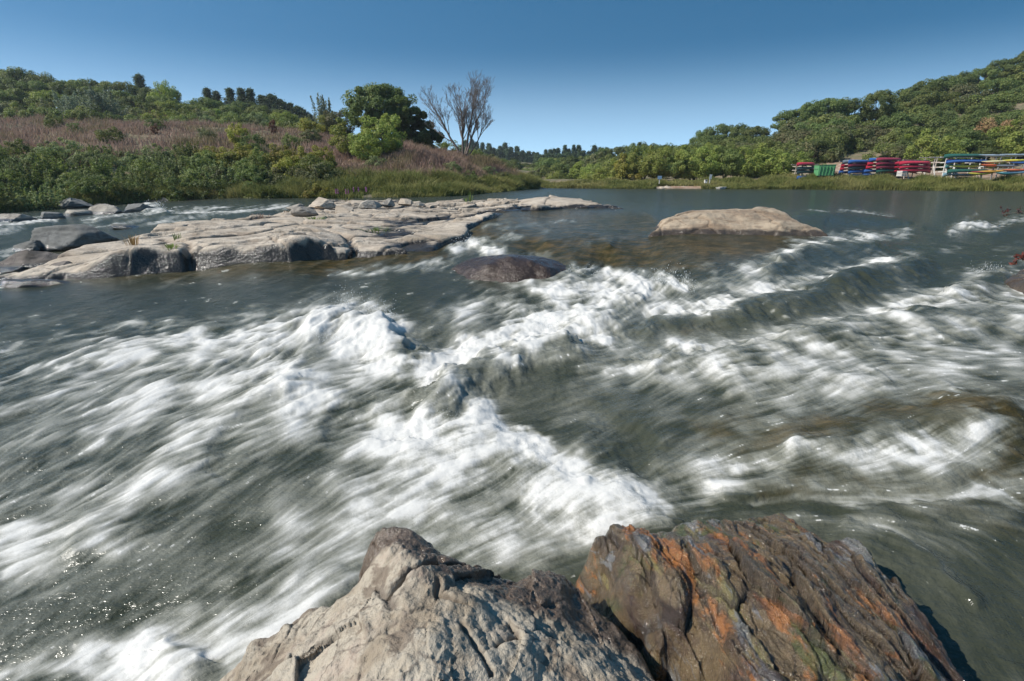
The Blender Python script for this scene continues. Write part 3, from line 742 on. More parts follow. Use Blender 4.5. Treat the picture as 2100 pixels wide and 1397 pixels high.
# ---- foreground rocks
def pale_detail(X, Y):
    wx = X + .05 * fbm(X * 3, Y * 3, o=2, seed=43); wy = Y + .05 * fbm(X * 3, Y * 3, o=2, seed=44)
    f1, f2, cid, ox, oy = worley(wx * 3.2, wy * 2.4, seed=13)
    g1, g2, cid2, qx, qy = worley(wx * 8.5, wy * 7, seed=14)
    sel = sstep(-.1, .2, fbm(X * 2, Y * 2, o=2, seed=45))
    crk = np.exp(-((f2 - f1) / .035) ** 2) * sstep(-.2, .2, fbm(X * 4, Y * 4, o=2, seed=48)); crk2 = np.exp(-((g2 - g1) / .06) ** 2) * sel
    Z = .045 * (cid - .5) + .11 * ox * (cid - .5) + .11 * oy * (.5 - cid) + sel * (.016 * (cid2 - .5) + .03 * qx * (cid2 - .5))
    Z += .045 * fbm(X * 4, Y * 4, o=7, seed=46, gain=.6) + .016 * fbm(X * 9, Y * 9, o=5, seed=47, ridged=True, gain=.6)
    pit = sstep(.45, .75, fbm(X * 22, Y * 22, o=3, seed=49)) * sstep(-.1, .3, fbm(X * 3.3, Y * 3.3, o=2, seed=50))
    Z -= .007 * crk * sstep(0, .4, fbm(X * 3, Y * 3, o=2, seed=481)) + .006 * crk2 + .006 * pit
    return Z, np.clip(.55 * crk + .4 * crk2 + .5 * pit, 0, 1)
PALE = [(415,1420,-1.0),(450,1375,-.98),(520,1312,-.9),(560,1290,-.82),(575,1280,-.80),(622,1245,-.77),(672,1223,-.72),(682,1232,-.74),(692,1210,-.70),(742,1188,-.66),(752,1160,-.58),(735,1120,-.50),(756,1088,-.44),(778,1066,-.42),(800,1065,-.42),(850,1080,-.45),(900,1110,-.50),(960,1142,-.56),
 (1050,1160,-.64),(1120,1164,-.72),(1165,1190,-.77),(1200,1228,-.80),(1270,1272,-.80),(1335,1345,-.82),(1400,1420,-.84),(1460,1520,-.86),(1400,1800,-.8),(900,1900,-.7),(500,1800,-.8),(380,1560,-.98)]
PALE_IN = [(868,1165,-.385),(860,1200,-.40),(820,1270,-.42),(790,1340,-.41),(760,1400,-.40),(900,1397,-.38),(950,1200,-.47),(1060,1230,-.55),(1000,1300,-.47),(1100,1330,-.54),(1250,1397,-.62),(700,1300,-.56),(620,1330,-.68),(560,1390,-.78),(800,1120,-.40),(830,1150,-.43),(700,1397,-.52),
 (1180,1260,-.70),(1150,1200,-.72),(780,1190,-.52),(760,1240,-.53),(1000,1170,-.56)]
PALE_SIGN = -1.0
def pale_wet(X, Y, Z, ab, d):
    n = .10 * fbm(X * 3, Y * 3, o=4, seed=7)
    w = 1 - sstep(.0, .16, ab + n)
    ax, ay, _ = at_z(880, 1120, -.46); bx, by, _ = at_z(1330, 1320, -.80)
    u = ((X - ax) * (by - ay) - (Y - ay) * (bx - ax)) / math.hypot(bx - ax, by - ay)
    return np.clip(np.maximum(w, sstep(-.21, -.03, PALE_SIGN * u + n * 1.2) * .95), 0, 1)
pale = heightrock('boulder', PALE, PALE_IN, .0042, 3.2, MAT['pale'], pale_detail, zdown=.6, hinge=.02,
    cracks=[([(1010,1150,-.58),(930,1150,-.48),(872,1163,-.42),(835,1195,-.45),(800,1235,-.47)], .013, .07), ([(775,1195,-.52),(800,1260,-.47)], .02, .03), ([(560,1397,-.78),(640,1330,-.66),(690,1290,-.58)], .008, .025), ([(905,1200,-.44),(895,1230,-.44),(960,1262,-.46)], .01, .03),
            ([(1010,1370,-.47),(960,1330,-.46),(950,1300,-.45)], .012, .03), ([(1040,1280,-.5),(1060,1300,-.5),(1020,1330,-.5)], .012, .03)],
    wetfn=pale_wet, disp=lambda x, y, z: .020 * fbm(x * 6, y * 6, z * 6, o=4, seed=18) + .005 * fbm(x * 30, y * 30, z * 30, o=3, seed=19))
tag(pale, 'cracked pale grey-tan foreground rock, dry on top and dark wet on its right flank', 'rock')

sx0, sy0, _ = at_z(1450, 1120, -.62); sx1, sy1, _ = at_z(1700, 1390, -.62)
_l = math.hypot(sx1 - sx0, sy1 - sy0); SU = ((sx1 - sx0) / _l, (sy1 - sy0) / _l)
def rust_detail(X, Y):
    u = X * SU[0] + Y * SU[1]; v = -X * SU[1] + Y * SU[0]
    wv = v + .055 * fbm(u * 2.2, v * 5, o=2, seed=53); wu = u + .05 * fbm(u * 3, v * 5, o=2, seed=54)
    f1, f2, cid, ox, oy = worley(wu * 1.8, wv * 7.5, seed=23)
    g1, g2, cid2, qx, qy = worley(wu * 7, wv * 22, seed=24)
    crk = np.exp(-((f2 - f1) / .07) ** 2); crk2 = np.exp(-((g2 - g1) / .09) ** 2)
    Z = .055 * (cid - .5) + .12 * oy * (cid - .3) + .05 * ox * (cid - .5) + .018 * (cid2 - .5) + .022 * qy * (cid2 - .5)
    Z += .022 * fbm(wu * 2.5, wv * 7, o=5, seed=55, ridged=True) + .030 * fbm(X * 7, Y * 7, o=6, seed=56, gain=.62)
    return Z - .018 * crk - .006 * crk2, np.clip(.75 * crk + .4 * crk2, 0, 1)
RUST = [(1214,1100,-.68),(1222,1082,-.67),(1250,1075,-.66),(1285,1070,-.66),(1330,1078,-.70),(1368,1076,-.68),(1378,1056,-.66),(1410,1050,-.66),(1440,1056,-.68),(1500,1052,-.72),(1560,1050,-.76),(1595,1034,-.72),(1628,1040,-.74),(1650,1066,-.78),(1700,1090,-.74),(1735,1088,-.70),(1782,1108,-.72),
 (1812,1150,-.74),(1850,1200,-.76),(1900,1260,-.78),(1950,1330,-.80),(2000,1410,-.82),(2060,1540,-.84),(1900,1800,-.8),(1560,1800,-.85),(1440,1440,-.92),(1370,1370,-.92),(1310,1310,-.92),(1255,1240,-.88),(1230,1180,-.84)]
RUST_IN = [(1300,1110,-.60),(1450,1110,-.60),(1600,1110,-.62),(1400,1180,-.58),(1550,1200,-.56),(1700,1180,-.60),(1300,1180,-.66),(1360,1270,-.66),(1500,1300,-.58),(1640,1300,-.60),(1800,1300,-.62),(1600,1397,-.60),(1800,1397,-.62),(1450,1370,-.70),(1700,1130,-.64),(1640,1360,-.64)]
rust = heightrock('boulder', RUST, RUST_IN, .0042, 3.0, MAT['rust'], rust_detail, zdown=.6, hinge=.025,
    wetfn=lambda X, Y, Z, ab, d: np.clip(.85 + .35 * fbm(X * 6, Y * 6, o=3, seed=9) + (1 - sstep(0, .15, ab)), 0, 1),
    disp=lambda x, y, z: .018 * fbm(x * 8, y * 8, z * 8, o=4, seed=20) + .006 * fbm(x * 34, y * 34, z * 34, o=3, seed=29))
tag(rust, 'rust orange and dark wet foreground rock with slanting ridges and mossy streaks', 'rock')

# ---- loose boulders: planes cut from a noisy ball
def boulder(name, mat, c, size, seed, rz=0., cuts=9, rough=.10, label=None, group=None, sub=5, wetk=1.0, cat='boulder'):
    bm = bmesh.new(); bmesh.ops.create_icosphere(bm, subdivisions=sub, radius=1.0)
    V = np.array([v.co[:] for v in bm.verts]); F = np.array([[v.index for v in f.verts] for f in bm.faces]); bm.free()
    r = np.random.default_rng(seed)
    for k in range(cuts):
        n = r.normal(size=3); n[2] = abs(n[2]) * (1.2 if k < 2 else .6); n /= np.linalg.norm(n)
        o = r.uniform(.42, .80); dd = V @ n - o
        V = V - np.outer(np.maximum(dd, 0) * .985, n)
    n3 = fbm(V[:, 0] * 1.5 + seed, V[:, 1] * 1.5, V[:, 2] * 2.5, o=5, seed=seed)
    V = V * (1 + rough * n3 + .05 * fbm(V[:, 0] * 7, V[:, 1] * 7, V[:, 2] * 9 + seed, o=3, seed=seed + 3))[:, None]
    V = V * np.array(size) * .5
    ca, sa = math.cos(rz), math.sin(rz)
    V = np.stack([V[:, 0] * ca - V[:, 1] * sa, V[:, 0] * sa + V[:, 1] * ca, V[:, 2]], -1)
    lv = level_xy(np.array([c[0]]), np.array([c[1]]))[0]
    ab = V[:, 2] + c[2] - lv
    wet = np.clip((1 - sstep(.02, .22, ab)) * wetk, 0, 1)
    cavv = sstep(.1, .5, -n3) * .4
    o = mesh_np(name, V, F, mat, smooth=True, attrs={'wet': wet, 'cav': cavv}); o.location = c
    return tag(o, label, cat, group)

def bld(px, py, Y, w, d, h, seed, mat, label, rz=0., sink=.35, **k):
    """px,py: foot centre on the water at northing Y"""
    x, y, z = [float(v) for v in at_y(px, py, Y)]
    return boulder('boulder', MAT[mat], (x, y + d * .3, z + h * (.5 - sink)), (w, d, h), seed, rz, label=label, **k)

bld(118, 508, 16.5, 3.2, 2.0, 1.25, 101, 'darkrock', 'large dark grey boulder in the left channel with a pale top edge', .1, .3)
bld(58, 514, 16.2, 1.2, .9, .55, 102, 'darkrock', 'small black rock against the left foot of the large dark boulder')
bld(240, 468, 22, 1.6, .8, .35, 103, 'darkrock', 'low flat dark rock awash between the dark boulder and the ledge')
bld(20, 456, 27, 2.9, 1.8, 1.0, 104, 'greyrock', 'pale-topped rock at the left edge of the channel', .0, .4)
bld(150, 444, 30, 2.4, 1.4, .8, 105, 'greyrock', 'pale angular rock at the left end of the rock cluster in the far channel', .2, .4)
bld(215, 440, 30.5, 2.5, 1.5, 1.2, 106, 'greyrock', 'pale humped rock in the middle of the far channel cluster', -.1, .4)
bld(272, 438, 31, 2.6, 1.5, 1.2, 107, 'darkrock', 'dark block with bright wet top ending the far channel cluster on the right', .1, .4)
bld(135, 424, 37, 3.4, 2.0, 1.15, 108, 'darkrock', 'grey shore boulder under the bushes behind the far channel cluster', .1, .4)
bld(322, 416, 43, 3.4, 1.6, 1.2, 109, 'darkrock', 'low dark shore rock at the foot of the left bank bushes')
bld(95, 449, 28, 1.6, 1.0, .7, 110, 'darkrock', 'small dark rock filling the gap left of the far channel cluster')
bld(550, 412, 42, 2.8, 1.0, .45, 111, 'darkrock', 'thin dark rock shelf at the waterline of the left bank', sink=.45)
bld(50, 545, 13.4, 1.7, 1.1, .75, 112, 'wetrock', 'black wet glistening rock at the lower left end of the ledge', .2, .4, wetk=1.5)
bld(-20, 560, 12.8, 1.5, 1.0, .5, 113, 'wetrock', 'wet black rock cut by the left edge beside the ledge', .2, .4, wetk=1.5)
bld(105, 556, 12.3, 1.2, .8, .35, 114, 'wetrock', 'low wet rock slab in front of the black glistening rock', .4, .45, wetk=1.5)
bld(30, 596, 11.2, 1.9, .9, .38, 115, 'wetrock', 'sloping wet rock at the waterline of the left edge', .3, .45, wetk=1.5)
# broken blocks lying on the ledge
for i, (px, py, Y, w, d, h, lab) in enumerate([
    (660, 422, 25, 1.75, 1.2, .62, 'white tilted block at the left end of the broken blocks on the ledge'),
    (606, 428, 24, 1.1, .9, .36, 'thin pale plate leaning behind the slanted block on the ledge'),
    (622, 440, 21.5, 1.5, 1.0, .50, 'slanted grey block with dark underside near the left channel edge of the ledge'),
    (700, 436, 23, 1.4, .9, .52, 'rough grey block in the middle of the broken blocks on the ledge'),
    (752, 423, 25.5, 1.7, 1.0, .50, 'grey fractured block right of the rough block on the ledge'),
    (795, 420, 26, .8, .6, .5, 'small upright square block on the ledge'),
    (830, 417, 26.5, 1.3, .8, .42, 'grey block at the right end of the broken blocks on the ledge'),
    (858, 421, 26, .7, .5, .22, 'small flat stone beside the grey end block on the ledge'),
    (1037, 413, 26.5, .55, .5, .3, 'small dark stone in the notch between ledge and far white hump'),
    (800, 520, 13.7, .95, .5, .26, 'low rounded stone at the front waterline of the ledge'),
    (665, 516, 13.6, .7, .55, .35, 'black wet stone in the gap of the ledge front')]):
    bld(px, py, Y, w, d, h, 130 + i, ('greyrock' if i % 3 else 'slab') if i != 10 else 'wetrock', lab, .3 * (i % 3 - 1), .3, cuts=16, rough=.045, sub=5)
# ------------------------------------------------------------------ ground
TC = []
def tz(px, py, z): x, y, zz = at_z(px, py, z); TC.append((float(x), float(y), float(z)))
def ty(px, py, Y): x, y, zz = at_y(px, py, Y); TC.append((float(x), float(y), float(zz)))
LSH = [(-700,475,-.8),(-400,462,-.8),(-150,447,-.8),(0,437,-.75),(60,432,-.72),(130,426,-.65),(210,420,-.55),(300,414,-.45),(380,411,-.38),(450,409,-.3),(530,408,-.22),(600,406,-.15),(680,405,-.1),(760,404,-.05),(830,403,-.03),(900,402,0),(950,399,0),(1000,395.5,0),(1050,391,0),(1100,386.5,0)]
RSH = [(1108,385.5,0),(1130,386,0),(1180,386.3,0),(1250,387,0),(1320,387.3,0),(1400,387.6,0),(1480,388,0),(1560,388.3,0),(1650,388.7,0),(1740,389.3,0),(1830,390,0),(1920,390.8,0),(2010,391.5,0),(2100,392.3,0),(2300,394,0),(2700,398,0)]
for a in LSH + RSH: tz(*a)
for px, py, z in LSH:      # river bed in front, bank behind
    x, y, _ = [float(v) for v in at_z(px, py, z)]
    TC.append((x * .90 + .5, y * .90 - .4, -2.2))
for px, py, z in RSH[2:]:
    x, y, _ = [float(v) for v in at_z(px, py, z)]
    TC.append((x * .93, y * .93, -2.0))
    TC.append((x * 1.035, y * 1.035, .55))
for a in [(0,0,-2.5),(5,12,-2.5),(-8,12,-2.5),(12,25,-2.5),(-3,25,-2.5),(20,45,-2.5),(10,60,-2.4),(-60,0,-2),(60,0,-2.5),(40,30,-2.5),(0,-60,-1),(-100,-60,3),(100,-60,0),(90,30,-1.5)]: TC.append(a)
for a in [(0,338,47),(200,340,47),(400,345,53),(600,348,56),(-400,338,44),(0,264,72),(200,262,72),(400,264,75),(600,270,80),(-400,262,70),(0,292,60),(300,294,61),(550,300,66),(-400,290,58),
          (0,242,100),(200,240,100),(400,248,110),(600,262,120),(-400,235,100),(0,225,150),(-400,215,150),(400,250,170),(0,400,41),(200,385,44),(400,380,47),(600,378,50),(-400,410,38),
          (720,310,68),(790,300,70),(850,305,66),(900,313,68),(950,322,70),(1020,340,76),(1060,356,80),(800,372,49),(900,374,51),(980,372,60),(1050,374,72),(1085,380,82),(860,335,58),(940,348,62),(700,345,58),
          (800,330,110),(900,345,110),(1000,360,110),(1080,366,115),(950,340,220),(1000,322,300),(1060,328,330),(1100,345,320),(1150,338,320),(1200,338,300),(1120,372,120),(1180,368,120),(1250,366,120),(1000,320,600),(1200,330,600),(300,250,400),(-300,200,400),
          (1120,379,93),(1180,376,88),(1250,375,86),(1400,373,82),(1550,371,79),(1640,368,76),(1680,367,75),(1750,362,74),(1830,360,73),(1900,358,72),(2000,357,71),(2100,356,70),(2300,352,68),(2700,345,66),
          (1210,362,100),(1170,368,100),(1650,350,90),(1720,338,86),(1760,330,90),(1730,314,96),(1700,350,80),(1780,318,94),(1850,345,84),(1950,340,84),(2050,335,84),(2150,330,82),(2400,320,80),(1500,350,110),(1400,352,120),(1300,358,130),
          (2020,290,96),(2080,280,96),(2200,260,95),(1600,300,125),(1500,325,140),(1400,340,150),(1300,345,170),(1700,270,130),(1800,245,135),(1900,228,138),(2000,205,140),(2100,165,140),(2250,120,140),(2500,60,135),
          (1600,330,200),(1800,290,220),(2100,220,220),(2400,180,220),(1500,345,350),(2000,300,400),(2600,250,400)]: ty(*a)
_ter = RBF([(a, b) for a, b, c in TC], [c for a, b, c in TC], 0.01)
def terrain(x, y):
    z = _ter(x, y)
    r = np.sqrt(np.asarray(x) ** 2 + np.asarray(y) ** 2)
    z = z * (1 - sstep(420, 900, r)) + 6 * sstep(420, 900, r)
    land = sstep(.3, 2.0, z)
    return z + land * (.7 * fbm(x * .07, y * .07, o=3, seed=201) + .22 * fbm(x * .35, y * .35, o=4, seed=203)) + .06 * fbm(x * .9, y * .9, o=3, seed=204)

def ground_material():
    t = NT('ground_cover')
    p = t.pos(); z = t.n('ShaderNodeSeparateXYZ'); t.set(z.inputs[0], p)
    n1 = t.noise(p, .09, 5, .6); n2 = t.noise(p, .7, 5, .65); n3 = t.noise(p, 4.0, 4, .7)
    soil = t.mix(t.ramp(n2, .35, .65), (.30, .175, .115), (.42, .30, .22))
    grass = t.mix(t.ramp(n2, .35, .68), (.10, .115, .045), (.26, .19, .125))
    c = t.mix(t.attr('soil'), grass, soil)
    c = t.mix(t.ramp(n3, .3, .75, 0, .4), c, (.10, .075, .05))
    wetb = t.ramp(z.outputs['Z'], -.3, .25)
    c = t.mix(wetb, (.07, .06, .045), c)
    return t.end(t.princ(c, .95, t.bump(t.math('ADD', n2, t.math('MULTIPLY', n3, .3)), .6, .25)))
MAT['ground'] = ground_material()

def make_ground():
    th = np.concatenate([np.linspace(-math.pi, -1.15, 40, endpoint=False), np.linspace(-1.15, 1.15, 760, endpoint=False), np.linspace(1.15, math.pi, 41)])
    r = np.concatenate([[0.5], np.geomspace(3, 25, 40, endpoint=False), np.geomspace(25, 140, 300, endpoint=False), np.geomspace(140, 900, 90)])
    T, R = np.meshgrid(th, r); X = R * np.sin(T); Y = R * np.cos(T)
    Z = terrain(X, Y)
    px, py = to_px(X, np.maximum(Y, 1), Z)
    def blob(cx, cy, rx, ry): return np.exp(-(((px - cx) / rx) ** 2 + ((py - cy) / ry) ** 2) * 1.2)
    s = blob(1720, 345, 70, 22) + blob(1200, 378, 45, 7) + blob(1400, 374, 280, 3.5) + blob(2060, 290, 60, 40) + blob(1400, 384, 45, 3) * 1.3 + blob(1620, 372, 60, 5) + blob(2000, 356, 200, 10)
    s = np.where(Y > 20, np.clip(s + .35 * fbm(X * .4, Y * .4, o=3, seed=210), 0, 1), 0)
    F = grid_faces(len(r), len(th))
    o = mesh_np('ground', np.stack([X, Y, Z], -1).reshape(-1, 3), F, MAT['ground'], smooth=True, attrs={'soil': s.ravel()})
    tag(o, kind='structure')
make_ground()

# ------------------------------------------------------------------ plants
def leaf_mat(name, c1, c2, c3, trans=.3, sp=1.6, gl=.55):
    t = NT(name)
    o = t.obj(); oi = t.n('ShaderNodeObjectInfo').outputs['Random']
    n = t.noise(o, sp, 3, .6)
    c = t.mix(t.ramp(n, .32, .68), c1, c2)
    c = t.mix(t.ramp(t.attr('tint'), .55, 1.0, 0, .8), c, c3)
    hs = t.n('ShaderNodeHueSaturation'); t.set(hs.inputs['Color'], c)
    t.set(hs.inputs['Value'], t.math('MULTIPLY_ADD', oi, .65, .98)); t.set(hs.inputs['Hue'], t.math('MULTIPLY_ADD', oi, .03, .466))
    pr = t.n('ShaderNodeBsdfPrincipled'); t.set(pr.inputs['Base Color'], hs.outputs[0]); pr.inputs['Roughness'].default_value = gl; pr.inputs['Specular IOR Level'].default_value = .3
    tr = t.n('ShaderNodeBsdfTranslucent'); t.set(tr.inputs['Color'], t.mix(.35, hs.outputs[0], (.20, .26, .03)))
    mx = t.n('ShaderNodeMixShader'); mx.inputs[0].default_value = trans + .08
    t.t.links.new(pr.outputs[0], mx.inputs[1]); t.t.links.new(tr.outputs[0], mx.inputs[2])
    return t.end(mx.outputs[0])
def bark_mat(name, a, b):
    t = NT(name); p = t.obj()
    n = t.noise(t.scale(p, (1, 1, .25)), 9, 5, .7)
    return t.end(t.princ(t.mix(t.ramp(n, .35, .65), a, b), .9, t.bump(n, .8, .05)))
MAT['bark'] = bark_mat('bark', (.055, .042, .032), (.13, .10, .08))
MAT['deadbark'] = bark_mat('dead_bark', (.12, .095, .08), (.24, .195, .165))
MAT['oak'] = leaf_mat('oak_leaves', (.060, .100, .030), (.110, .155, .048), (.19, .22, .065), .32)
MAT['mid'] = leaf_mat('mid_green_leaves', (.09, .135, .038), (.15, .195, .058), (.24, .25, .08), .33)
MAT['light'] = leaf_mat('light_green_leaves', (.15, .22, .045), (.24, .30, .075), (.33, .33, .10), .38)
MAT['olive'] = leaf_mat('olive_leaves', (.085, .105, .045), (.135, .145, .065), (.22, .19, .09), .28)
MAT['willow'] = leaf_mat('willow_leaves', (.11, .155, .065), (.19, .235, .105), (.29, .31, .15), .35)
MAT['autumn'] = leaf_mat('autumn_leaves', (.22, .15, .07), (.30, .19, .10), (.16, .17, .06), .3)
MAT['yellow'] = leaf_mat('yellow_green_leaves', (.17, .20, .035), (.27, .27, .055), (.36, .30, .07), .35)
MAT['pine'] = leaf_mat('pine_needles', (.050, .085, .050), (.085, .125, .070), (.12, .15, .08), .2)
MAT['redleaf'] = leaf_mat('red_brown_leaves', (.10, .030, .022), (.15, .055, .035), (.12, .09, .04), .3)
MAT['silver'] = leaf_mat('silvery_leaves', (.15, .19, .13), (.22, .26, .19), (.30, .33, .25), .25)

def leaf_quads(C, N, S, r, aspect=1.5, droop=0.):
    """quads at C with normals near N and size S"""
    n = len(C)
    N = N / (np.linalg.norm(N, axis=1, keepdims=True) + 1e-9)
    A = np.cross(N, r.normal(size=(n, 3))); A /= (np.linalg.norm(A, axis=1, keepdims=True) + 1e-9)
    A[:, 2] -= droop; A /= (np.linalg.norm(A, axis=1, keepdims=True) + 1e-9)
    B = np.cross(N, A)
    s = S[:, None]
    V = np.stack([C - A * s * aspect * .5, C + B * s * .42, C + A * s * aspect * .5, C - B * s * .42], 1).reshape(-1, 3)
    F = np.arange(4 * n).reshape(n, 4)
    return V, F

def crown_pts(r, nclump, nleaf, shape, rc, zc, flat=1.0, shell=.55, lobes=0):
    """clump centres filling an uneven crown. shape(u dir)->radius"""
    d = r.normal(size=(nclump, 3)); d /= np.linalg.norm(d, axis=1, keepdims=True)
    rad = shape(d) * r.uniform(shell, 1.0, nclump) ** .6
    cc = d * rad[:, None] + np.array([0, 0, zc])
    cr = rc * r.uniform(.6, 1.35, nclump)
    which = r.integers(0, nclump, nleaf)
    e = r.normal(size=(nleaf, 3)); e /= np.linalg.norm(e, axis=1, keepdims=True)
    q = e * (cr[which] * r.uniform(.35, 1.0, nleaf) ** .5)[:, None]; q[:, 2] *= flat
    return cc[which] + q, e, r.random(nclump)[which] * .6 + r.random(nleaf) * .4, cc

def limbs(mb, r, H, base_r, targets, fork=.35, n=7, lean=0):
    """trunk with limbs reaching for clump centres"""
    fk = Vector((lean * .3 * H, 0, H * fork))
    mb.tube([(0, 0, -.5), (0, 0, 0), (fk.x * .4, 0, fk.z * .5), fk], [base_r * 1.35, base_r * 1.1, base_r * .85, base_r * .7], n)
    for t in targets:
        t = Vector(t); m = fk.lerp(t, .5) + Vector((r.normal() * .04 * H, r.normal() * .04 * H, .05 * H))
        k = r.uniform(.3, .55)
        mb.tube([fk - Vector((0, 0, .05 * H)), fk.lerp(m, .5), m, t], [base_r * k, base_r * k * .75, base_r * k * .5, base_r * .1], 5)

def tree_proto(name, kind, H, W, seed, leafmat, n=7000, ls=.24, full=0):
    """unit built at its real size, base at 0"""
    r = np.random.default_rng(seed)
    mb = MB(); tr = .028 * H
    if kind == 'round':
        lob = r.normal(size=(6, 3)); lob /= np.linalg.norm(lob, axis=1, keepdims=True); lob[:, 2] = abs(lob[:, 2]) * .6
        zc = H * .60
        def shape(d):
            f = .72 + .34 * np.max(np.clip(d @ lob.T, 0, 1) ** 4, axis=1)
            h = np.where(d[:, 2] > 0, H * .42, H * .38)
            return f / np.sqrt((d[:, 0] ** 2 + d[:, 1] ** 2) / (W * .5) ** 2 + d[:, 2] ** 2 / h ** 2)
        C, E, T, cc = crown_pts(r, 190 if full else 50, n, shape, W * (.072 if full else .108), zc, .8, .3 if full else .58)
        limbs(mb, r, H, tr, [c * np.array([.75, .75, 1]) for c in cc[:9] if c[2] > H * .35])
    elif kind == 'bush':
        lob = r.normal(size=(7, 3)); lob /= np.linalg.norm(lob, axis=1, keepdims=True); lob[:, 2] = abs(lob[:, 2])
        zc = H * .42
        def shape(d):
            f = .70 + .38 * np.max(np.clip(d @ lob.T, 0, 1) ** 3, axis=1)
            h = np.where(d[:, 2] > 0, H * .58, H * .42)
            return f / np.sqrt((d[:, 0] ** 2 + d[:, 1] ** 2) / (W * .5) ** 2 + d[:, 2] ** 2 / h ** 2)
        C, E, T, cc = crown_pts(r, 64, n, shape, W * .10, zc, .85, .45)
        for c in cc[:7]:
            mb.tube([(c[0] * .05, c[1] * .05, -.3), (c[0] * .3, c[1] * .3, c[2] * .5), tuple(c)], [tr * .6, tr * .4, tr * .12], 5)
    elif kind == 'wispy':      # upright feathery stems
        C = []; E = []; T = []
        ns = 26
        for i in range(ns):
            a = r.uniform(0, 6.28); q = W * .5 * r.random() ** .6; x, y = math.cos(a) * q, math.sin(a) * q
            h = H * r.uniform(.6, 1.0) * (1 - .35 * (q / (W * .5)) ** 2); lx, ly = x * .35 + r.normal() * .05 * H, y * .35 + r.normal() * .05 * H
            t = r.uniform(.12, 1, n // ns)
            base = np.stack([x * .55 + (x * .45 + lx) * t, y * .55 + (y * .45 + ly) * t, h * t], -1)
            wob = .10 * W * (1.1 - t)[:, None] * r.normal(size=(len(t), 3)) * np.array([1, 1, .6])
            C.append(base + wob); E.append(r.normal(size=(len(t), 3))); T.append(np.full(len(t), r.random()) * .5 + .5 * t * r.random(len(t)))
            if i < 10: mb.tube([(x * .55, y * .55, -.2), (x * .8 + lx * .4, y * .8 + ly * .4, h * .5), (x + lx, y + ly, h * .95)], [tr * .35, tr * .25, tr * .08], 4)
        C = np.concatenate(C); E = np.concatenate(E); T = np.concatenate(T)
    elif kind == 'pine':
        C = []; E = []; T = []
        mb.tube([(0, 0, -.5), (0, 0, H * .5), (0, 0, H * .97)], [tr, tr * .7, tr * .15], 7)
        nb = 62
        for i in range(nb):
            f = .22 + .76 * (i / nb) ** .9; a = i * 2.4 + r.normal() * .3
            L = W * .5 * ((1 - f) ** .9 * 1.25 + .05) * r.uniform(.4, 1.25)
            k = n // nb
            t = r.uniform(.15, 1, k) ** .7
            cx = math.cos(a) * L * t; cy = math.sin(a) * L * t; cz = H * f + .12 * L * t
            j = r.normal(size=(k, 3)) * np.array([.07, .07, .045]) * W * .8
            C.append(np.stack([cx, cy, cz], -1) + j); E.append(r.normal(size=(k, 3)) * np.array([.5, .5, 1])); T.append(np.full(k, r.random()) * .6 + r.random(k) * .4)
            mb.tube([(0, 0, H * f), (math.cos(a) * L * .9, math.sin(a) * L * .9, H * f + .1 * L)], [tr * .22, tr * .05], 4)
        C = np.concatenate(C); E = np.concatenate(E); T = np.concatenate(T)
    ctr = np.array([0, 0, H * .5]); O_ = C - ctr; O_ /= np.linalg.norm(O_, axis=1, keepdims=True)
    N = E * .6 + O_ * .45 + r.normal(size=C.shape) * .5 + np.array([0, 0, .18])
    S = ls * r.uniform(.6, 1.35, len(C))
    V, F = leaf_quads(C, N, S, r)
    root = empty(name, (0, 0, 0))
    mesh_np('crown' if kind not in ('bush', 'wispy') else 'foliage', V, F, leafmat, root, attrs={'tint': np.repeat(T, 4)})
    mb.build('trunk' if kind not in ('bush', 'wispy') else 'stem', MAT['bark'], root, True)
    root['_h'] = H; root['_w'] = W
    return root

PROTO = {}
USED = set()
def proto(key):
    if key in PROTO: return PROTO[key]
    kind, mat, v = key
    spec = {'round': (9.0, 9.5, 15000, .20), 'bush': (5.0, 5.5, 10000, .135), 'wispy': (3.2, 3.0, 8000, .095), 'pine': (11.0, 5.0, 8000, .22), 'shrub': (2.6, 3.0, 7000, .085)}[kind]
    nm = {'round': 'broadleaf_tree', 'bush': 'leafy_tree', 'wispy': 'willow_bush', 'pine': 'pine_tree', 'shrub': 'shrub'}[kind]
    if mat == 'oak': nm = 'oak_tree'
    PROTO[key] = tree_proto(nm, 'bush' if kind == 'shrub' else kind, spec[0], spec[1], hash_seed(key), MAT[mat], spec[2], spec[3])
    return PROTO[key]
def hash_seed(key): return sum(ord(c) * (i + 3) for i, c in enumerate(''.join(map(str, key)))) % 9973

def kind_min(key): return {'round': .85, 'bush': .85, 'wispy': .9, 'pine': 1.75, 'shrub': .75}[key[0]]
def plant(key, px, Y, top=None, H=None, W=None, label=None, cat=None, group=None, rz=None, zoff=0.):
    """stand a plant on the ground at column px, northing Y; top = row its tip reaches"""
    rx, _ = ray(px, 350 if top is None else (350 + top) / 2)
    x = float(rx * Y); z = float(terrain(np.array([x]), np.array([Y]))[0]) + zoff
    P = proto(key); h0, w0 = P['_h'], P['_w']
    if H is None:
        zt = float(at_y(px, top, Y)[2]); H = max(zt - z, 1.0)
    if top is not None and W and kind_min(key) * W > H:
        H = kind_min(key) * W; z = zt - H
    s = H / h0; sw = (W / w0) if W else min(max(s, .55), 1.5)
    if key in USED: o = copy_tree(P)
    else: o = P; USED.add(key)
    o.location = (x, Y, z - .05); o.rotation_euler = (0, 0, random.uniform(0, 6.28) if rz is None else rz)
    o.scale = (sw, sw, s)
    for k in ('_h', '_w'):
        if k in o and o is not P: del o[k]
    tag(o, label, cat, group)
    return o
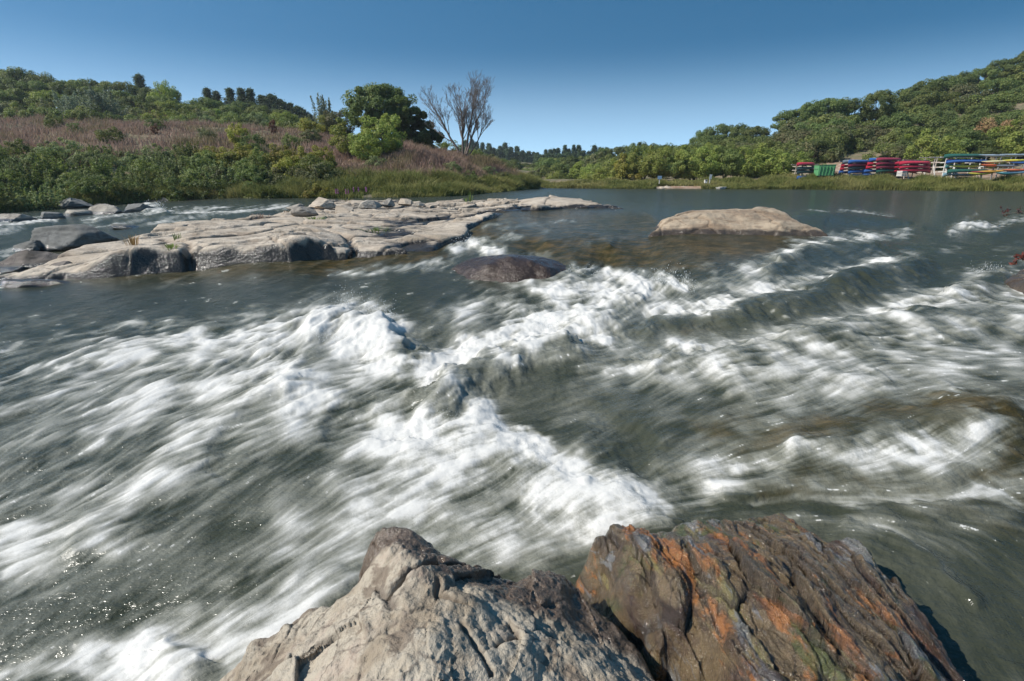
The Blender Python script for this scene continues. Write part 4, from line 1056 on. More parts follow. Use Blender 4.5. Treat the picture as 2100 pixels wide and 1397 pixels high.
# ---- right slope: skyline oaks, slope filling, bright front row
def interp(tab, x):
    return float(np.interp(x, [a for a, b in tab], [b for a, b in tab]))
SKY_R = [(1235,303),(1300,293),(1350,290),(1400,291),(1440,264),(1470,252),(1500,250),(1545,253),(1568,262),(1580,284),(1597,262),(1615,226),(1640,206),(1680,198),(1720,200),(1755,206),(1775,232),(1797,226),(1815,200),(1835,184),(1880,158),(1930,152),(1980,146),(2030,122),(2080,98),(2150,75),(2300,45)]
G1 = 'dark oaks along the skyline of the right hill'
G2 = 'oaks crowding the slope of the right hill'
px = 1240
i = 0
while px < 2330:
    Yd = interp([(1240,170),(1400,150),(1600,125),(1700,128),(2100,140),(2400,135)], px)
    plant(('round', 'oak', i % 4), px, Yd, top=interp(SKY_R, px) + random.uniform(-5, 7), W=random.uniform(7, 11.5), label='dark green oak standing on the skyline of the wooded right hill', cat='tree', group=G1)
    px += random.uniform(30, 42); i += 1
for row in range(1, 6):
    f0 = row / 5.6
    px = 1330 + row * 14 + random.uniform(0, 25)
    while px < 2320:
        f = min(max(f0 + random.uniform(-.10, .10), .05), .97)
        t = interp(SKY_R, px); low = interp([(1300,330),(1600,300),(1700,270),(2000,268),(2300,250)], px)
        top = t + (low - t) * f + random.uniform(-6, 8) + 6
        Yd = interp([(1240,165),(1600,125),(2100,140),(2400,135)], px) * (1 - f) + interp([(1240,100),(1640,92),(1800,88),(2100,90),(2400,85)], px) * f
        if low - t > 26 * row * .55 and not (1685 < px < 1800 and f > .72):
            m = random.choice(['oak', 'oak', 'oak', 'mid', 'mid', 'olive', 'light' if row > 3 else 'oak'])
            plant(('round', m, row % 3), px, Yd, top=top, W=random.uniform(9, 15), label='rounded green oak crowded on the wooded slope above the boat racks', cat='tree', group=G2)
        px += random.uniform(52, 84)
# the small leaning tree against the sky
plant(('round', 'oak', 1), 1792, 118, top=182, W=7.5, label='small dark tree sticking up above the notch in the right hill skyline', cat='tree')
# bright front row along the far bank
FR = [(1238,96,345,'light'),(1262,92,326,'light'),(1292,90,320,'yellow'),(1322,88,306,'light'),(1356,87,302,'light'),(1392,86,306,'mid'),(1424,85,298,'light'),(1456,84,302,'light'),(1490,84,297,'mid'),(1520,83,306,'light'),(1552,83,297,'light'),(1586,82,303,'light'),(1618,81,312,'light'),(1640,84,318,'mid')]
for k, (a, Yd, tp, m) in enumerate(FR):
    plant(('bush', m, k % 3), a, Yd, top=tp - 5, W=random.uniform(5.4, 7.0), label='bright green bushy tree in the sunlit row along the far right bank', cat='tree', group='bright bushy trees along the far bank')
for a, Yd, tp, m in [(1275,102,312,'olive'),(1310,100,300,'mid'),(1345,99,296,'light'),(1405,98,298,'mid'),(1440,96,290,'light'),(1480,96,290,'mid'),(1535,95,292,'olive'),(1570,92,290,'mid'),(1605,90,292,'mid')]:
    plant(('bush', m, 1), a, Yd, top=tp, W=6.5, label='taller green tree behind the bright row on the far right bank', cat='tree', group='trees behind the bright row')
# trees around the racks
for a, Yd, tp, m, W, lab in [(1668,94,280,'oak',7.5,'dark oak behind the small boat trailer with bare trunk'),(1697,101,262,'oak',8,'dark oak above the green bin'),(1737,101,262,'mid',7,'green tree above the bare soil patch'),(1805,88,296,'mid',6.5,'green tree above the blue canoes'),
        (1845,86,296,'olive',6,'olive tree above the maroon canoes'),(1890,84,262,'light',8.5,'large light green tree above the red canoes'),(1935,84,290,'light',6,'light green tree above the empty rack'),(1965,92,262,'oak',8,'dark oak right of the large light green tree'),
        (2035,98,240,'autumn',8,'tan and orange autumn bush on the right slope'),(2075,95,262,'autumn',6,'smaller autumn coloured bush beside the tan one'),(2095,86,238,'light',8,'light green tree at the right edge above the kayaks'),(2020,84,300,'oak',6,'dark bush right behind the kayak rack'),(2140,84,210,'mid',9,'green tree cut off by the right edge of the view'),(1798,82,324,'mid',3.5,'low green bush right of the blue canoe stack')]:
    plant(('bush' if m != 'oak' else 'round', m, 0), a, Yd, top=tp, W=W, label=lab, cat='tree')
plant(('wispy', 'redleaf', 0), 2085, 65.5, top=352, W=3.5, label='red-brown bush in the shore grass at the right edge', cat='bush')
# ---- far middle: pines and woods at the bend
G3 = 'pines on the far ridge at the river bend'
for k, (a, tp) in enumerate([(955,290),(968,287),(978,293),(990,288),(1003,291),(1013,298),(1026,296),(1036,295),(1048,297),(1060,302),(1072,306),(1084,309),(1094,313),(1101,313),(1108,316),(1119,304),(1128,308),(1136,303),(1144,300),(1158,298),(1166,305),(1176,298),(1186,297),(1196,309),(1207,308),(1218,296),(1230,304),(1244,300)]):
    plant(('pine', 'pine', k % 3), a, 300 if a < 1100 else 230, top=tp + random.uniform(-3, 5), W=random.uniform(6, 9) if a < 1100 else random.uniform(4.5, 7), label='dark distant pine on the low ridge at the river bend', cat='pine tree', group=G3)
for k in range(34):
    a = 950 + k * 9 + random.uniform(-3, 3)
    plant(('pine', 'pine', k % 3), a, 285 if a < 1100 else 215, top=interp([(950,300),(1000,302),(1050,308),(1100,322),(1130,314),(1250,312)], a) + random.uniform(-3, 6), W=random.uniform(6, 9), label='dark distant pine on the low ridge at the river bend', cat='pine tree', group=G3)
for k in range(36):
    a = 945 + k * 8.5 + random.uniform(-3, 3)
    plant(('round', random.choice(['oak', 'mid', 'oak']), k % 3), a, random.uniform(150, 200), top=interp([(940,310),(1000,318),(1060,330),(1100,335),(1130,322),(1180,318),(1250,315)], a) + random.uniform(-3, 8), W=random.uniform(8, 12), label='round green tree in the low woods at the river bend', cat='tree', group='low woods at the river bend')
for a, Yd, tp, m, W in [(1100,130,345,'olive',7),(1120,125,340,'mid',7),(1140,118,346,'light',5.5),(1150,122,332,'mid',8),(1170,120,330,'oak',8),(1190,112,326,'light',6),(1205,112,334,'oak',6),(1218,105,332,'light',6),(1085,125,352,'olive',6),(1232,100,336,'mid',6),(1160,110,350,'oak',4),(1250,108,318,'mid',7),(1225,118,312,'olive',7)]:
    plant(('bush', m, 2), a, Yd, top=tp, W=W, label='mixed green tree above the pinkish soil bank at the bend', cat='tree', group='trees above the soil bank at the bend')
# ---- left: the two trees by the river, the dead tree, the hill woods
def big_oak(px, Y, top, W, label, seed, kind='round'):
    rx, _ = ray(px, 250); x = float(rx * Y); z = float(terrain(np.array([x]), np.array([Y]))[0]); H = float(at_y(px, top, Y)[2]) - z
    o = tree_proto('oak_tree', kind, H, W, seed, MAT['oak'], 42000, .17, full=1); del o['_h']; del o['_w']
    o.location = (x, Y, z - .1); tag(o, label, 'tree'); return o
big_oak(782, 74, 162, 10.4, 'tall dark round-headed oak on the left bank', 501)
big_oak(852, 75, 230, 6.6, 'lower dark oak leaning out on the right side of the tall oak', 502, 'bush')
big_oak(826, 80, 205, 6.6, 'dark oak crown filling the shoulder right behind the tall oak', 503, 'bush')
plant(('bush', 'light', 0), 722, 61, top=234, W=5.0, label='bright green young tree left of the pair in front of the tall oak', cat='tree')
plant(('bush', 'light', 1), 788, 60, top=228, W=5.2, label='bright green young tree right of the pair in front of the tall oak', cat='tree')
plant(('bush', 'light', 2), 752, 58, top=262, W=4.0, label='small bright green tree between the two young trees', cat='tree')
plant(('bush', 'willow', 0), 775, 55, top=316, W=3.0, label='grey-green bush at the foot of the young trees', cat='bush')
plant(('wispy', 'silver', 0), 665, 84, top=188, W=4.0, label='thin pale-leaved poplar at the end of the left hill woods', cat='tree')
plant(('bush', 'yellow', 0), 648, 80, top=236, W=5.0, label='yellowish tree under the thin poplar', cat='tree')
plant(('bush', 'olive', 0), 695, 82, top=222, W=5.5, label='olive green tree between poplar and tall oak', cat='tree')
plant(('bush', 'mid', 0), 922, 88, top=288, W=5.5, label='green tree behind the ridge left of the dead tree', cat='tree')
plant(('bush', 'mid', 1), 905, 92, top=293, W=5, label='green tree close right of the lower dark oak', cat='tree')
for k, a in enumerate((965, 980, 1003, 1022)):
    plant(('bush', ['light', 'mid', 'olive', 'mid'][k], 2), a, 95, top=[300, 305, 316, 322][k], W=4, label='low green tree peeping over the dry ridge right of the dead tree', cat='tree', group='low trees behind the dry ridge')

def dead_tree(px, Y, base_py, top):
    x, y, z = [float(v) for v in at_y(px, base_py, Y)]
    z = float(terrain(np.array([x]), np.array([Y]))[0]); H = float(at_y(px, top, Y)[2]) - z
    root = empty('dead_tree', (x, Y, z - .1))
    r = random.Random(5)
    trunk = MB(); tw = MB()
    def grow(mb, p, d, L, rad, lev):
        n = 4; pts = [p]; rs = [rad]
        q = p.copy(); dd = d.copy()
        for i in range(n):
            dd = (dd + Vector((r.gauss(0, .10), r.gauss(0, .10), .07 + r.gauss(0, .05)))).normalized()
            q = q + dd * L / n; pts.append(q.copy()); rs.append(rad * (1 - .55 * (i + 1) / n))
        (tw if lev >= 2 else mb).tube(pts, rs, 6 if lev < 2 else 4, cap=False)
        if lev >= 5: return
        kids = {0: 8, 1: 7, 2: 5, 3: 4, 4: 2}[lev]
        for k in range(kids):
            t = r.uniform(.38, 1.0) if k else 1.0
            j = min(int(t * n), n - 1); b = pts[j].lerp(pts[j + 1], t * n - j)
            base = (pts[j + 1] - pts[j]).normalized()
            side = base.orthogonal(); side.rotate(Matrix.Rotation(r.uniform(0, 6.28), 3, base))
            nd = (base + side * r.uniform(.25, .6) + Vector((0, 0, .2))).normalized()
            grow(mb, b, nd, L * r.uniform(.34, .52), max(rs[j] * .5, .009), lev + 1)
    trunk.tube([(0, 0, -.3), (0, 0, .15), (.05, 0, .5)], [.42, .36, .28], 9)
    for ax, ay, L, rad in ((-.34, .05, .66, .18), (-.17, .2, .68, .15), (.0, -.15, .66, .17), (.16, .1, .72, .19), (.42, -.02, .66, .16), (.72, .05, .50, .12)):
        d = Vector((ax, ay, 1)).normalized()
        grow(trunk, Vector((ax * .5, ay * .5, .1)), d, H * L, rad, 0)
    trunk.build('trunk', MAT['deadbark'], root, True); tw.build('branches', MAT['deadbark'], root, True)
    tag(root, 'bare dead tree with spreading grey limbs on the left bank', 'dead tree')
dead_tree(950, 70, 320, 172)

SKY_L = [(-300,110),(-100,118),(0,126),(50,130),(100,142),(150,158),(200,156),(250,168),(300,168),(350,182),(400,190),(450,194),(500,196),(560,205),(600,216),(640,238)]
px = -330; i = 0
while px < 560:
    Yd = interp([(-300,110),(0,112),(600,125)], px)
    if px < 380: m, kd, w = random.choice(['oak', 'mid', 'mid']), 'round', random.uniform(7, 10)
    else: m, kd, w = random.choice(['oak', 'oak', 'mid']), 'round', 7
    plant((kd, m, i % 3), px, Yd, top=interp(SKY_L, px) + random.uniform(-4, 8) + (12 if px > 380 else 0), W=w, label='green tree on the skyline of the left hill woods', cat='tree', group='trees along the left hill skyline')
    px += random.uniform(30, 42); i += 1
for row in range(1, 5):
    px = -330 + row * 13
    while px < 650:
        t = interp(SKY_L, px); low = interp([(-300,232),(0,235),(300,236),(450,242),(650,254)], px)
        f = (row + random.uniform(-.45, .45)) / 4.6
        kd, m = ('round', random.choice(['mid', 'oak', 'mid', 'light', 'oak'])) if row < 3 else ('bush', random.choice(['mid', 'light', 'willow', 'olive', 'mid']))
        plant((kd, m, row % 3), px, interp([(-300,110),(600,122)], px) - 8 * row, top=t + (low - t) * f + random.uniform(-6, 8), W=random.uniform(6.5, 9) if row < 3 else random.uniform(5, 7),
              label='green tree filling the woods behind the dry hillside' if row < 3 else 'lower bushy tree at the edge of the woods above the dry hillside', cat='tree', group='trees inside the left hill woods' if row < 3 else 'bushy edge of the left hill woods')
        px += random.uniform(36, 54)
for a, tp, lab in [(303,152,'single dark rounded pine rising above the left hill woods'),(455,186,'leftmost of the thin pines on the falling left skyline'),(482,180,'second thin pine on the falling left skyline'),(505,180,'third thin pine, left of the open-crowned one'),(523,181,'open-crowned pine, tallest of the group on the left skyline'),(437,180,'short pine beginning the pine group on the left skyline')]:
    plant(('pine', 'pine', 0), a, 128, top=tp, W=random.uniform(4.6, 6), label=lab, cat='pine tree')
plant(('bush', 'light', 2), 346, 112, top=158, W=5.8, label='pale green round tree standing above the left hill skyline', cat='tree')
plant(('wispy', 'silver', 1), 222, 88, top=166, W=5.5, label='pale silvery tree in front of the left hill woods', cat='tree')
plant(('wispy', 'silver', 1), 152, 92, top=176, W=4.5, label='second pale silvery tree further left in the woods', cat='tree')
for k in range(17):
    a = 545 + k * 6.4
    plant(('pine', 'pine', k % 3), a, 145, top=interp([(540,198),(560,196),(600,212),(650,240)], a) + random.uniform(-6, 4), W=5.6, label='dense dark pine in the clump falling toward the poplar', cat='pine tree', group='dense pine clump on the left')
# dry hillside bushes
for a, Yd, tp, m, W, lab in [(122,71,232,'mid',2.6,'dark round bush at the top edge of the dry slope'),(160,67,250,'oak',2.0,'small dark bush below the top edge of the dry slope'),(232,58,258,'mid',2.6,'light green bush halfway up the dry slope'),(490,64,252,'yellow',3.0,'yellow-green bush on the right part of the dry slope'),
        (430,66,262,'olive',2.6,'olive bush left of the yellow-green bush on the slope'),(520,60,270,'oak',3.0,'dark bush below the yellow-green one on the slope'),(325,70,240,'oak',2.4,'dark bush under the middle of the woods edge'),(640,70,262,'olive',3,'olive bush under the yellowish tree'),(600,66,272,'mid',2.2,'green bush near the right end of the dry slope'),
        (325,66,262,'redleaf',1.0,'small rusty bush in the middle of the dry slope'),(565,76,244,'redleaf',1.2,'small rusty bush high on the dry slope')]:
    plant(('shrub', m, 0), a, Yd, top=tp, W=W, label=lab, cat='bush')
# band of bushes along the left bank
random.seed(21)
n = 0
for row, (dy, tp0, spread) in enumerate([(14, 293, 8), (11, 308, 9), (8, 326, 10), (5, 348, 10), (2.6, 368, 9)]):
    px = -260 + row * 17
    while px < 690 - row * 10:
        ysh = interp([(a, float(at_z(a, b, c)[1])) for a, b, c in LSH], px)
        kd, m = random.choice([('wispy', 'willow'), ('wispy', 'willow'), ('wispy', 'mid'), ('shrub', 'willow'), ('shrub', 'mid')]) if px < 420 else random.choice([('shrub', 'yellow'), ('shrub', 'mid'), ('wispy', 'willow'), ('shrub', 'olive'), ('shrub', 'oak'), ('shrub', 'olive')])
        if px > 420 and row == 0: kd, m = 'shrub', random.choice(['yellow', 'mid', 'yellow'])
        if row == 4 and random.random() < .5: kd, m = 'shrub', 'oak'
        plant((kd, m, row % 2), px, ysh + dy * interp([(-50, 1), (250, .8), (400, .62), (700, .58)], px) + random.uniform(-1.3, 1.3), top=tp0 + random.uniform(-spread, spread) + interp([(0, -4), (300, 0), (500, 2), (700, 14)], px), W=random.uniform(2.6, 3.8),
              label={0: 'sunlit bush in the upper edge of the bank thicket', 1: 'leafy bush in the thicket below the dry slope', 2: 'bush in the middle of the left bank thicket', 3: 'shaded bush low in the left bank thicket', 4: 'dark bush overhanging the left channel'}[row], cat='bush', group='bushes in the left bank thicket, row ' + ['at the top', 'below the top', 'in the middle', 'low down', 'by the water'][row])
        px += random.uniform(30, 44); n += 1
for a, Yd, tp, m, W, lab in [(700,50,352,'mid',2.4,'green bush on the low bank below the young trees'),(740,50,345,'olive',2.4,'olive bush below the grey-green bush'),(665,52,340,'willow',2.8,'grey-green bush at the right end of the thicket'),(878,58,330,'oak',2.4,'dark bush on the pinkish grass slope below the dead tree'),
        (895,60,334,'oak',1.6,'small dark bush right of the larger one on the grass slope'),(930,57,328,'willow',2.4,'grey-green bush on the slope under the dead tree'),(1000,66,338,'willow',2.2,'grey-green bush on the right grass slope'),(820,54,348,'olive',2.2,'olive bush on the grass slope below the oaks'),
        (960,58,352,'oak',3.0,'dark low bush above the bank grass'),(1030,68,352,'olive',2.6,'olive bush toward the point of the left bank'),(1062,74,358,'mid',2.4,'last green bush near the point of the left bank'),(850,54,360,'oak',2.0,'dark shaded bush low on the bank'),(990,62,362,'olive',2,'low olive bush on the bank right of the dark one'),(780,52,356,'mid',2.2,'low green bush below the pair of young trees'),(1080,80,366,'olive',2,'small bush at the tip of the point')]:
    plant(('shrub', m, 1), a, Yd, top=tp, W=W, label=lab, cat='bush')

random.seed(8)
for k in range(34):
    a = 560 + k * 15.5 + random.uniform(-5, 5); Ys = interp([(q[0], float(at_z(*q)[1])) for q in LSH], a)
    plant((random.choice(['shrub', 'wispy']), random.choice(['mid', 'olive', 'willow', 'oak']), k % 2), a, Ys + random.uniform(1.2, 5), top=random.uniform(370, 384) + max(0, a - 1000) * .06, W=random.uniform(1.3, 2.2), label='small bush mixed into the tall grass along the left waterline', cat='bush', group='small bushes in the bank grass')
# ---- grass, built as many blades
def grass_mat(name, a, b, c3):
    t = NT(name); p = t.pos()
    n = t.noise(p, .5, 4, .65)
    c = t.mix(t.ramp(n, .35, .65), a, b); c = t.mix(t.ramp(t.attr('tint'), .5, 1.0, 0, .8), c, c3)
    pr = t.n('ShaderNodeBsdfPrincipled'); t.set(pr.inputs['Base Color'], c); pr.inputs['Roughness'].default_value = .7; pr.inputs['Specular IOR Level'].default_value = .2
    tr = t.n('ShaderNodeBsdfTranslucent'); t.set(tr.inputs['Color'], c)
    mx = t.n('ShaderNodeMixShader'); mx.inputs[0].default_value = .3
    t.t.links.new(pr.outputs[0], mx.inputs[1]); t.t.links.new(tr.outputs[0], mx.inputs[2])
    return t.end(mx.outputs[0])
MAT['drygrass'] = grass_mat('dry_grass', (.28, .185, .145), (.38, .265, .205), (.22, .19, .09))
MAT['bankgrass'] = grass_mat('bank_grass', (.14, .165, .045), (.25, .25, .08), (.33, .30, .12))
MAT['reed'] = grass_mat('reed_green', (.11, .18, .04), (.20, .27, .07), (.28, .30, .10))

def blades(name, X, Y, Z, h, w, mat, seed, lean=.35, label=None):
    r = np.random.default_rng(seed); n = len(X)
    a = r.uniform(0, 2 * np.pi, n); hh = h * r.uniform(.5, 1.2, n) * np.clip(.85 + 1.1 * fbm(X * .45, Y * .45, o=3, seed=seed + 7), .3, 1.6); ww = w * r.uniform(.6, 1.3, n)
    l = r.normal(size=(n, 2)) * lean * hh[:, None]
    B = np.stack([X, Y, Z], -1); side = np.stack([np.cos(a) * ww / 2, np.sin(a) * ww / 2, 0 * a], -1)
    mid = B + np.stack([l[:, 0] * .35, l[:, 1] * .35, hh * .6], -1); tip = B + np.stack([l[:, 0], l[:, 1], hh], -1)
    V = np.stack([B - side, B + side, mid + side * .8, mid - side * .8, tip], 1).reshape(-1, 3)
    k = np.arange(n)[:, None] * 5
    F = np.concatenate([k + np.array([[0, 1, 2]]), k + np.array([[0, 2, 3]]), k + np.array([[3, 2, 4]])])
    t = np.repeat(np.clip(.5 + 1.1 * fbm(X * .25, Y * .25, o=3, seed=seed) + r.normal(size=n) * .2, 0, 1), 5)
    o = mesh_np(name, V, F, mat, attrs={'tint': t})
    return tag(o, label, 'grass', kind='stuff')

def scatter(n, box, cond, seed):
    r = np.random.default_rng(seed)
    x0, x1, y0, y1 = box
    # even in bearing / distance
    X = r.uniform(x0, x1, n); Y = r.uniform(y0, y1, n); Z = terrain(X, Y)
    px, py = to_px(X, Y, Z); m = cond(X, Y, Z, px, py)
    return X[m], Y[m], Z[m]
clump = lambda X, Y, s, lo, hi: sstep(lo, hi, fbm(X * s, Y * s, o=3, seed=333))
X, Y, Z = scatter(230000, (-110, 0, 44, 100), lambda X, Y, Z, px, py: (Z > 2.3) & (px > -250) & (px < 700) & (py > 225) & (np.random.default_rng(1).random(len(X)) < .35 + .65 * clump(X, Y, .35, -.2, .3)), 61)
blades('dry_hillside_grass', X, Y, Z, .75, .07, MAT['drygrass'], 62, label='pinkish dry grass covering the hillside on the left')
X, Y, Z = scatter(150000, (-28, 6, 42, 92), lambda X, Y, Z, px, py: (Z > 1.1) & (px > 640) & (px < 1110), 63)
blades('dry_ridge_grass', X, Y, Z, .8, .06, MAT['drygrass'], 64, label='pinkish dry grass on the ridge under the dead tree')
# green grass belt close to the left waterline
def belt(sh, n, lo, hi, seed, jitter=1.0):
    r = np.random.default_rng(seed)
    P = np.array([[float(v) for v in at_z(*a)] for a in sh]); seg = np.linalg.norm(np.diff(P[:, :2], axis=0), axis=1); cum = np.concatenate([[0], np.cumsum(seg)])
    s = r.uniform(0, cum[-1], n); x = np.interp(s, cum, P[:, 0]); y = np.interp(s, cum, P[:, 1])
    q = lo + (hi - lo) * r.random(n) ** 1.3
    rad = np.hypot(x, y); x2 = x * (1 + q / rad) + r.normal(size=n) * .2; y2 = y * (1 + q / rad)
    return x2, y2, terrain(x2, y2)
X, Y, Z = belt(LSH[10:], 90000, -.4, 9, 71)
m = fbm(X * .5, Y * .5, o=3, seed=72) > -.55; X, Y, Z = X[m], Y[m], np.maximum(Z[m], -.2)
blades('bank_grass', X, Y, Z, .85, .055, MAT['bankgrass'], 73, .5, label='tall green grass leaning over the water along the left bank')
X, Y, Z = belt(LSH[:11], 50000, 0.2, 5, 74); Z = np.maximum(Z, -.8)
blades('channel_grass', X, Y, Z, .8, .05, MAT['bankgrass'], 75, .5, label='olive grass at the foot of the bushes by the left channel')
X, Y, Z = belt(RSH[:9], 70000, -.1, 7, 76, 1); Z = np.maximum(Z, -.05)
ppx = to_px(X, Y, Z)[0]; m = ~((ppx > 1345) & (ppx < 1438) & (Z < .35)); X, Y, Z = X[m], Y[m], Z[m]
blades('far_bank_grass', X, Y, Z, .55, .07, MAT['bankgrass'], 77, .4, label='low green grass strip along the far bank')
X, Y, Z = belt(RSH[7:], 110000, -.2, 5.5, 78); Z = np.maximum(Z, -.05)
blades('right_bank_grass', X, Y, Z, .72, .055, MAT['bankgrass'], 79, .35, label='tall green bank grass in front of the boat racks')

# ---- small plants on the ledge
def small_plant(name, x, y, z, n, h, spread, w, mat, seed, label, cat='plant', flower=None):
    r = np.random.default_rng(seed); root = empty(name, (x, y, z))
    mb = MB()
    for i in range(n):
        a = r.uniform(0, 6.28); q = spread * r.random(); bx, by = math.cos(a) * q, math.sin(a) * q; hh = h * r.uniform(.55, 1.05); lx, ly = bx * .8 + r.normal() * .1 * h, by * .8 + r.normal() * .1 * h
        side = Vector((math.cos(a + 1.3), math.sin(a + 1.3), 0)) * w * .5
        p0 = Vector((bx, by, -.04)); p1 = Vector((bx + lx * .4, by + ly * .4, hh * .6)); p2 = Vector((bx + lx, by + ly, hh))
        v = [mb.bm.verts.new(c) for c in (p0 - side, p0 + side, p1 + side, p1 - side, p2)]
        mb.bm.faces.new((v[0], v[1], v[2], v[3])); mb.bm.faces.new((v[3], v[2], v[4]))
    me = mb.build('blades', mat, root)
    if flower:
        for i in range(5):
            fb = MB(); a = r.uniform(0, 6.28); q = spread * .8
            px_, py_ = math.cos(a) * q, math.sin(a) * q
            for k in range(10):
                fb.box((px_ + r.normal() * .008, py_ + r.normal() * .008, h * .7 + k * .026), (.034, .034, .034), Matrix.Rotation(r.uniform(0, 3), 3, 'Z'))
            fb.build('flower_spike', flower, root)
    tag(root, label, cat)
def flat_mat(name, col, rough=.6, sc=6, var=.25, **k):
    t = NT(name); n = t.noise(t.obj(), sc, 4, .6)
    c = t.mix(t.ramp(n, .3, .7), tuple(v * (1 - var) for v in col), tuple(min(1, v * (1 + var * .5)) for v in col))
    return t.end(t.princ(c, rough, t.bump(n, .15, .02), **k))
MAT['loose'] = flat_mat('purple_flower', (.30, .10, .25))
dg = bpy.context.evaluated_depsgraph_get()
def on_ledge(px, py, Yg):
    x, y, z = [float(v) for v in at_y(px, py, Yg)]
    ok, loc, nn, ix = ledge.ray_cast(Vector((x, y, 5)), Vector((0, 0, -1)))
    return (x, y, loc.z if ok else z)
for i, (a, b, Yg, n, h, sp, m, lab, fl) in enumerate([
    (965,405,27.5,16,.62,.12,'reed','tall pale green reed tuft standing at the back edge of the ledge',None),
    (955,408,27.3,10,.30,.10,'reed','short green tuft left of the tall reed on the ledge',None),
    (645,452,19.8,60,.14,.40,'reed','low green grass patch in the hollow of the ledge',None),
    (770,470,17.3,70,.15,.45,'reed','green grass tuft beside the puddle hollow in the ledge centre',None),
    (270,490,14.2,22,.30,.16,'autumn','orange and yellow weed growing on the left part of the ledge',None),
    (358,483,14.8,16,.22,.14,'reed','small green weed right of the orange weed on the ledge',None),
    (535,448,21.5,40,.28,.35,'drygrass','dry tan grass tuft at the channel edge of the ledge',None),
    (585,437,23.2,14,.16,.2,'autumn','yellow-orange weed beside the slanted block',None),
    (668,430,24.2,16,.22,.2,'autumn','orange weed growing in a crack beside the white block',None),
    (705,406,30,30,.55,.5,'bankgrass','green plants with purple flower spikes behind the ledge',True),
    (740,406,30.5,24,.50,.45,'bankgrass','second clump of purple flower spikes behind the ledge',True),
    (352,512,12.9,30,.14,.16,'reed','moss-green tuft in the crack of the ledge front',None)]):
    x, y, z = on_ledge(a, b, Yg)
    small_plant('flowering_plant' if fl else 'grass_tuft', x, y, z, n, h, sp, .022, MAT[m], 900 + i, lab, flower=MAT['loose'] if fl else None)

# red twigs hanging in from the right edge
def red_twig(px, py, z, seed, s, label):
    x, y, zz = [float(v) for v in at_z(px, py, z)]
    root = empty('red_leaved_branch', (x, y, zz)); r = random.Random(seed); mb = MB(); lv = []; E = []
    stem = [Vector((1.1 * s, .1, -.75)), Vector((.75 * s, .05, -.02)), Vector((.3 * s, 0, .05 * s)), Vector((0, 0, 0)), Vector((-.28 * s, 0, -.03 * s))]
    mb.tube(stem, [.014, .011, .008, .006, .003], 5)
    for k in range(9):
        b = stem[1].lerp(stem[4], k / 8.0); d = Vector((r.uniform(-.6, .1), r.uniform(-.3, .3), r.uniform(-.2, .9))).normalized() * r.uniform(.14, .3) * s
        mb.tube([b, b + d * .6, b + d], [.005, .004, .002], 4)
        for j in range(9):
            lv.append(tuple(b + d * (.35 + .65 * j / 8) + Vector((r.gauss(0, .012), r.gauss(0, .012), r.gauss(0, .012))))); E.append((r.gauss(0, 1), r.gauss(0, 1), r.gauss(0, 1)))
    mb.build('stem', MAT['deadbark'], root, True)
    rr = np.random.default_rng(seed); V, F = leaf_quads(np.array(lv), np.array(E), np.full(len(lv), .038), rr, 2.4)
    mesh_np('leaves', V, F, MAT['redleaf'], root, attrs={'tint': np.zeros(len(V))})
    tag(root, label, 'branch')
red_twig(2070, 438, .18, 3, 1.0, 'red-leaved twig reaching in over the water from the upper right edge')
red_twig(2096, 531, .02, 4, .4, 'short red-leaved twig just above the rock at the right edge')
# ------------------------------------------------------------------ boats, racks and bank furniture
def paint(name, col, rough=.38):
    t = NT(name); n = t.noise(t.obj(), 2.2, 4, .6); n2 = t.noise(t.scale(t.obj(), (1, 6, 6)), 6, 3, .7)
    c = t.mix(t.ramp(n, .3, .75, 0, .35), col, tuple(min(1, v * .6 + .10) for v in col))
    c = t.mix(t.ramp(n2, .60, .75, 0, .30), c, (.35, .32, .28))
    return t.end(t.princ(c, t.ramp(n, .3, .7, rough, rough + .2)))
BC = {'red': (.58, .025, .06), 'maroon': (.34, .03, .06), 'blue': (.04, .14, .42), 'green': (.02, .115, .085), 'dark': (.045, .075, .075), 'yellow': (.78, .68, .08), 'pale': (.72, .66, .36),
      'grey': (.30, .37, .42), 'orange': (.72, .16, .06), 'amber': (.75, .38, .05), 'teal': (.05, .25, .28), 'slate': (.20, .24, .27), 'purple': (.20, .03, .07), 'lightblue': (.30, .50, .62)}
for k, v in BC.items(): MAT['boat_' + k] = paint('boat_' + k, v)
MAT['timber'] = flat_mat('weathered_timber', (.46, .40, .34), .85, 12, .3)
MAT['whitepost'] = flat_mat('white_painted_timber', (.62, .60, .56), .7, 10, .2)
MAT['gunwale'] = flat_mat('black_gunwale', (.03, .03, .032), .5)
MAT['rubber'] = flat_mat('black_rubber', (.02, .02, .02), .8)
MAT['binb'] = paint('green_bin_paint', (.10, .34, .14), .5)
MAT['binl'] = paint('green_bin_trim', (.075, .26, .11), .5)
MAT['steel'] = flat_mat('dull_steel', (.25, .25, .25), .5)
MAT['concrete'] = flat_mat('pale_stone_slabs', (.60, .52, .46), .9, 1.5, .25)

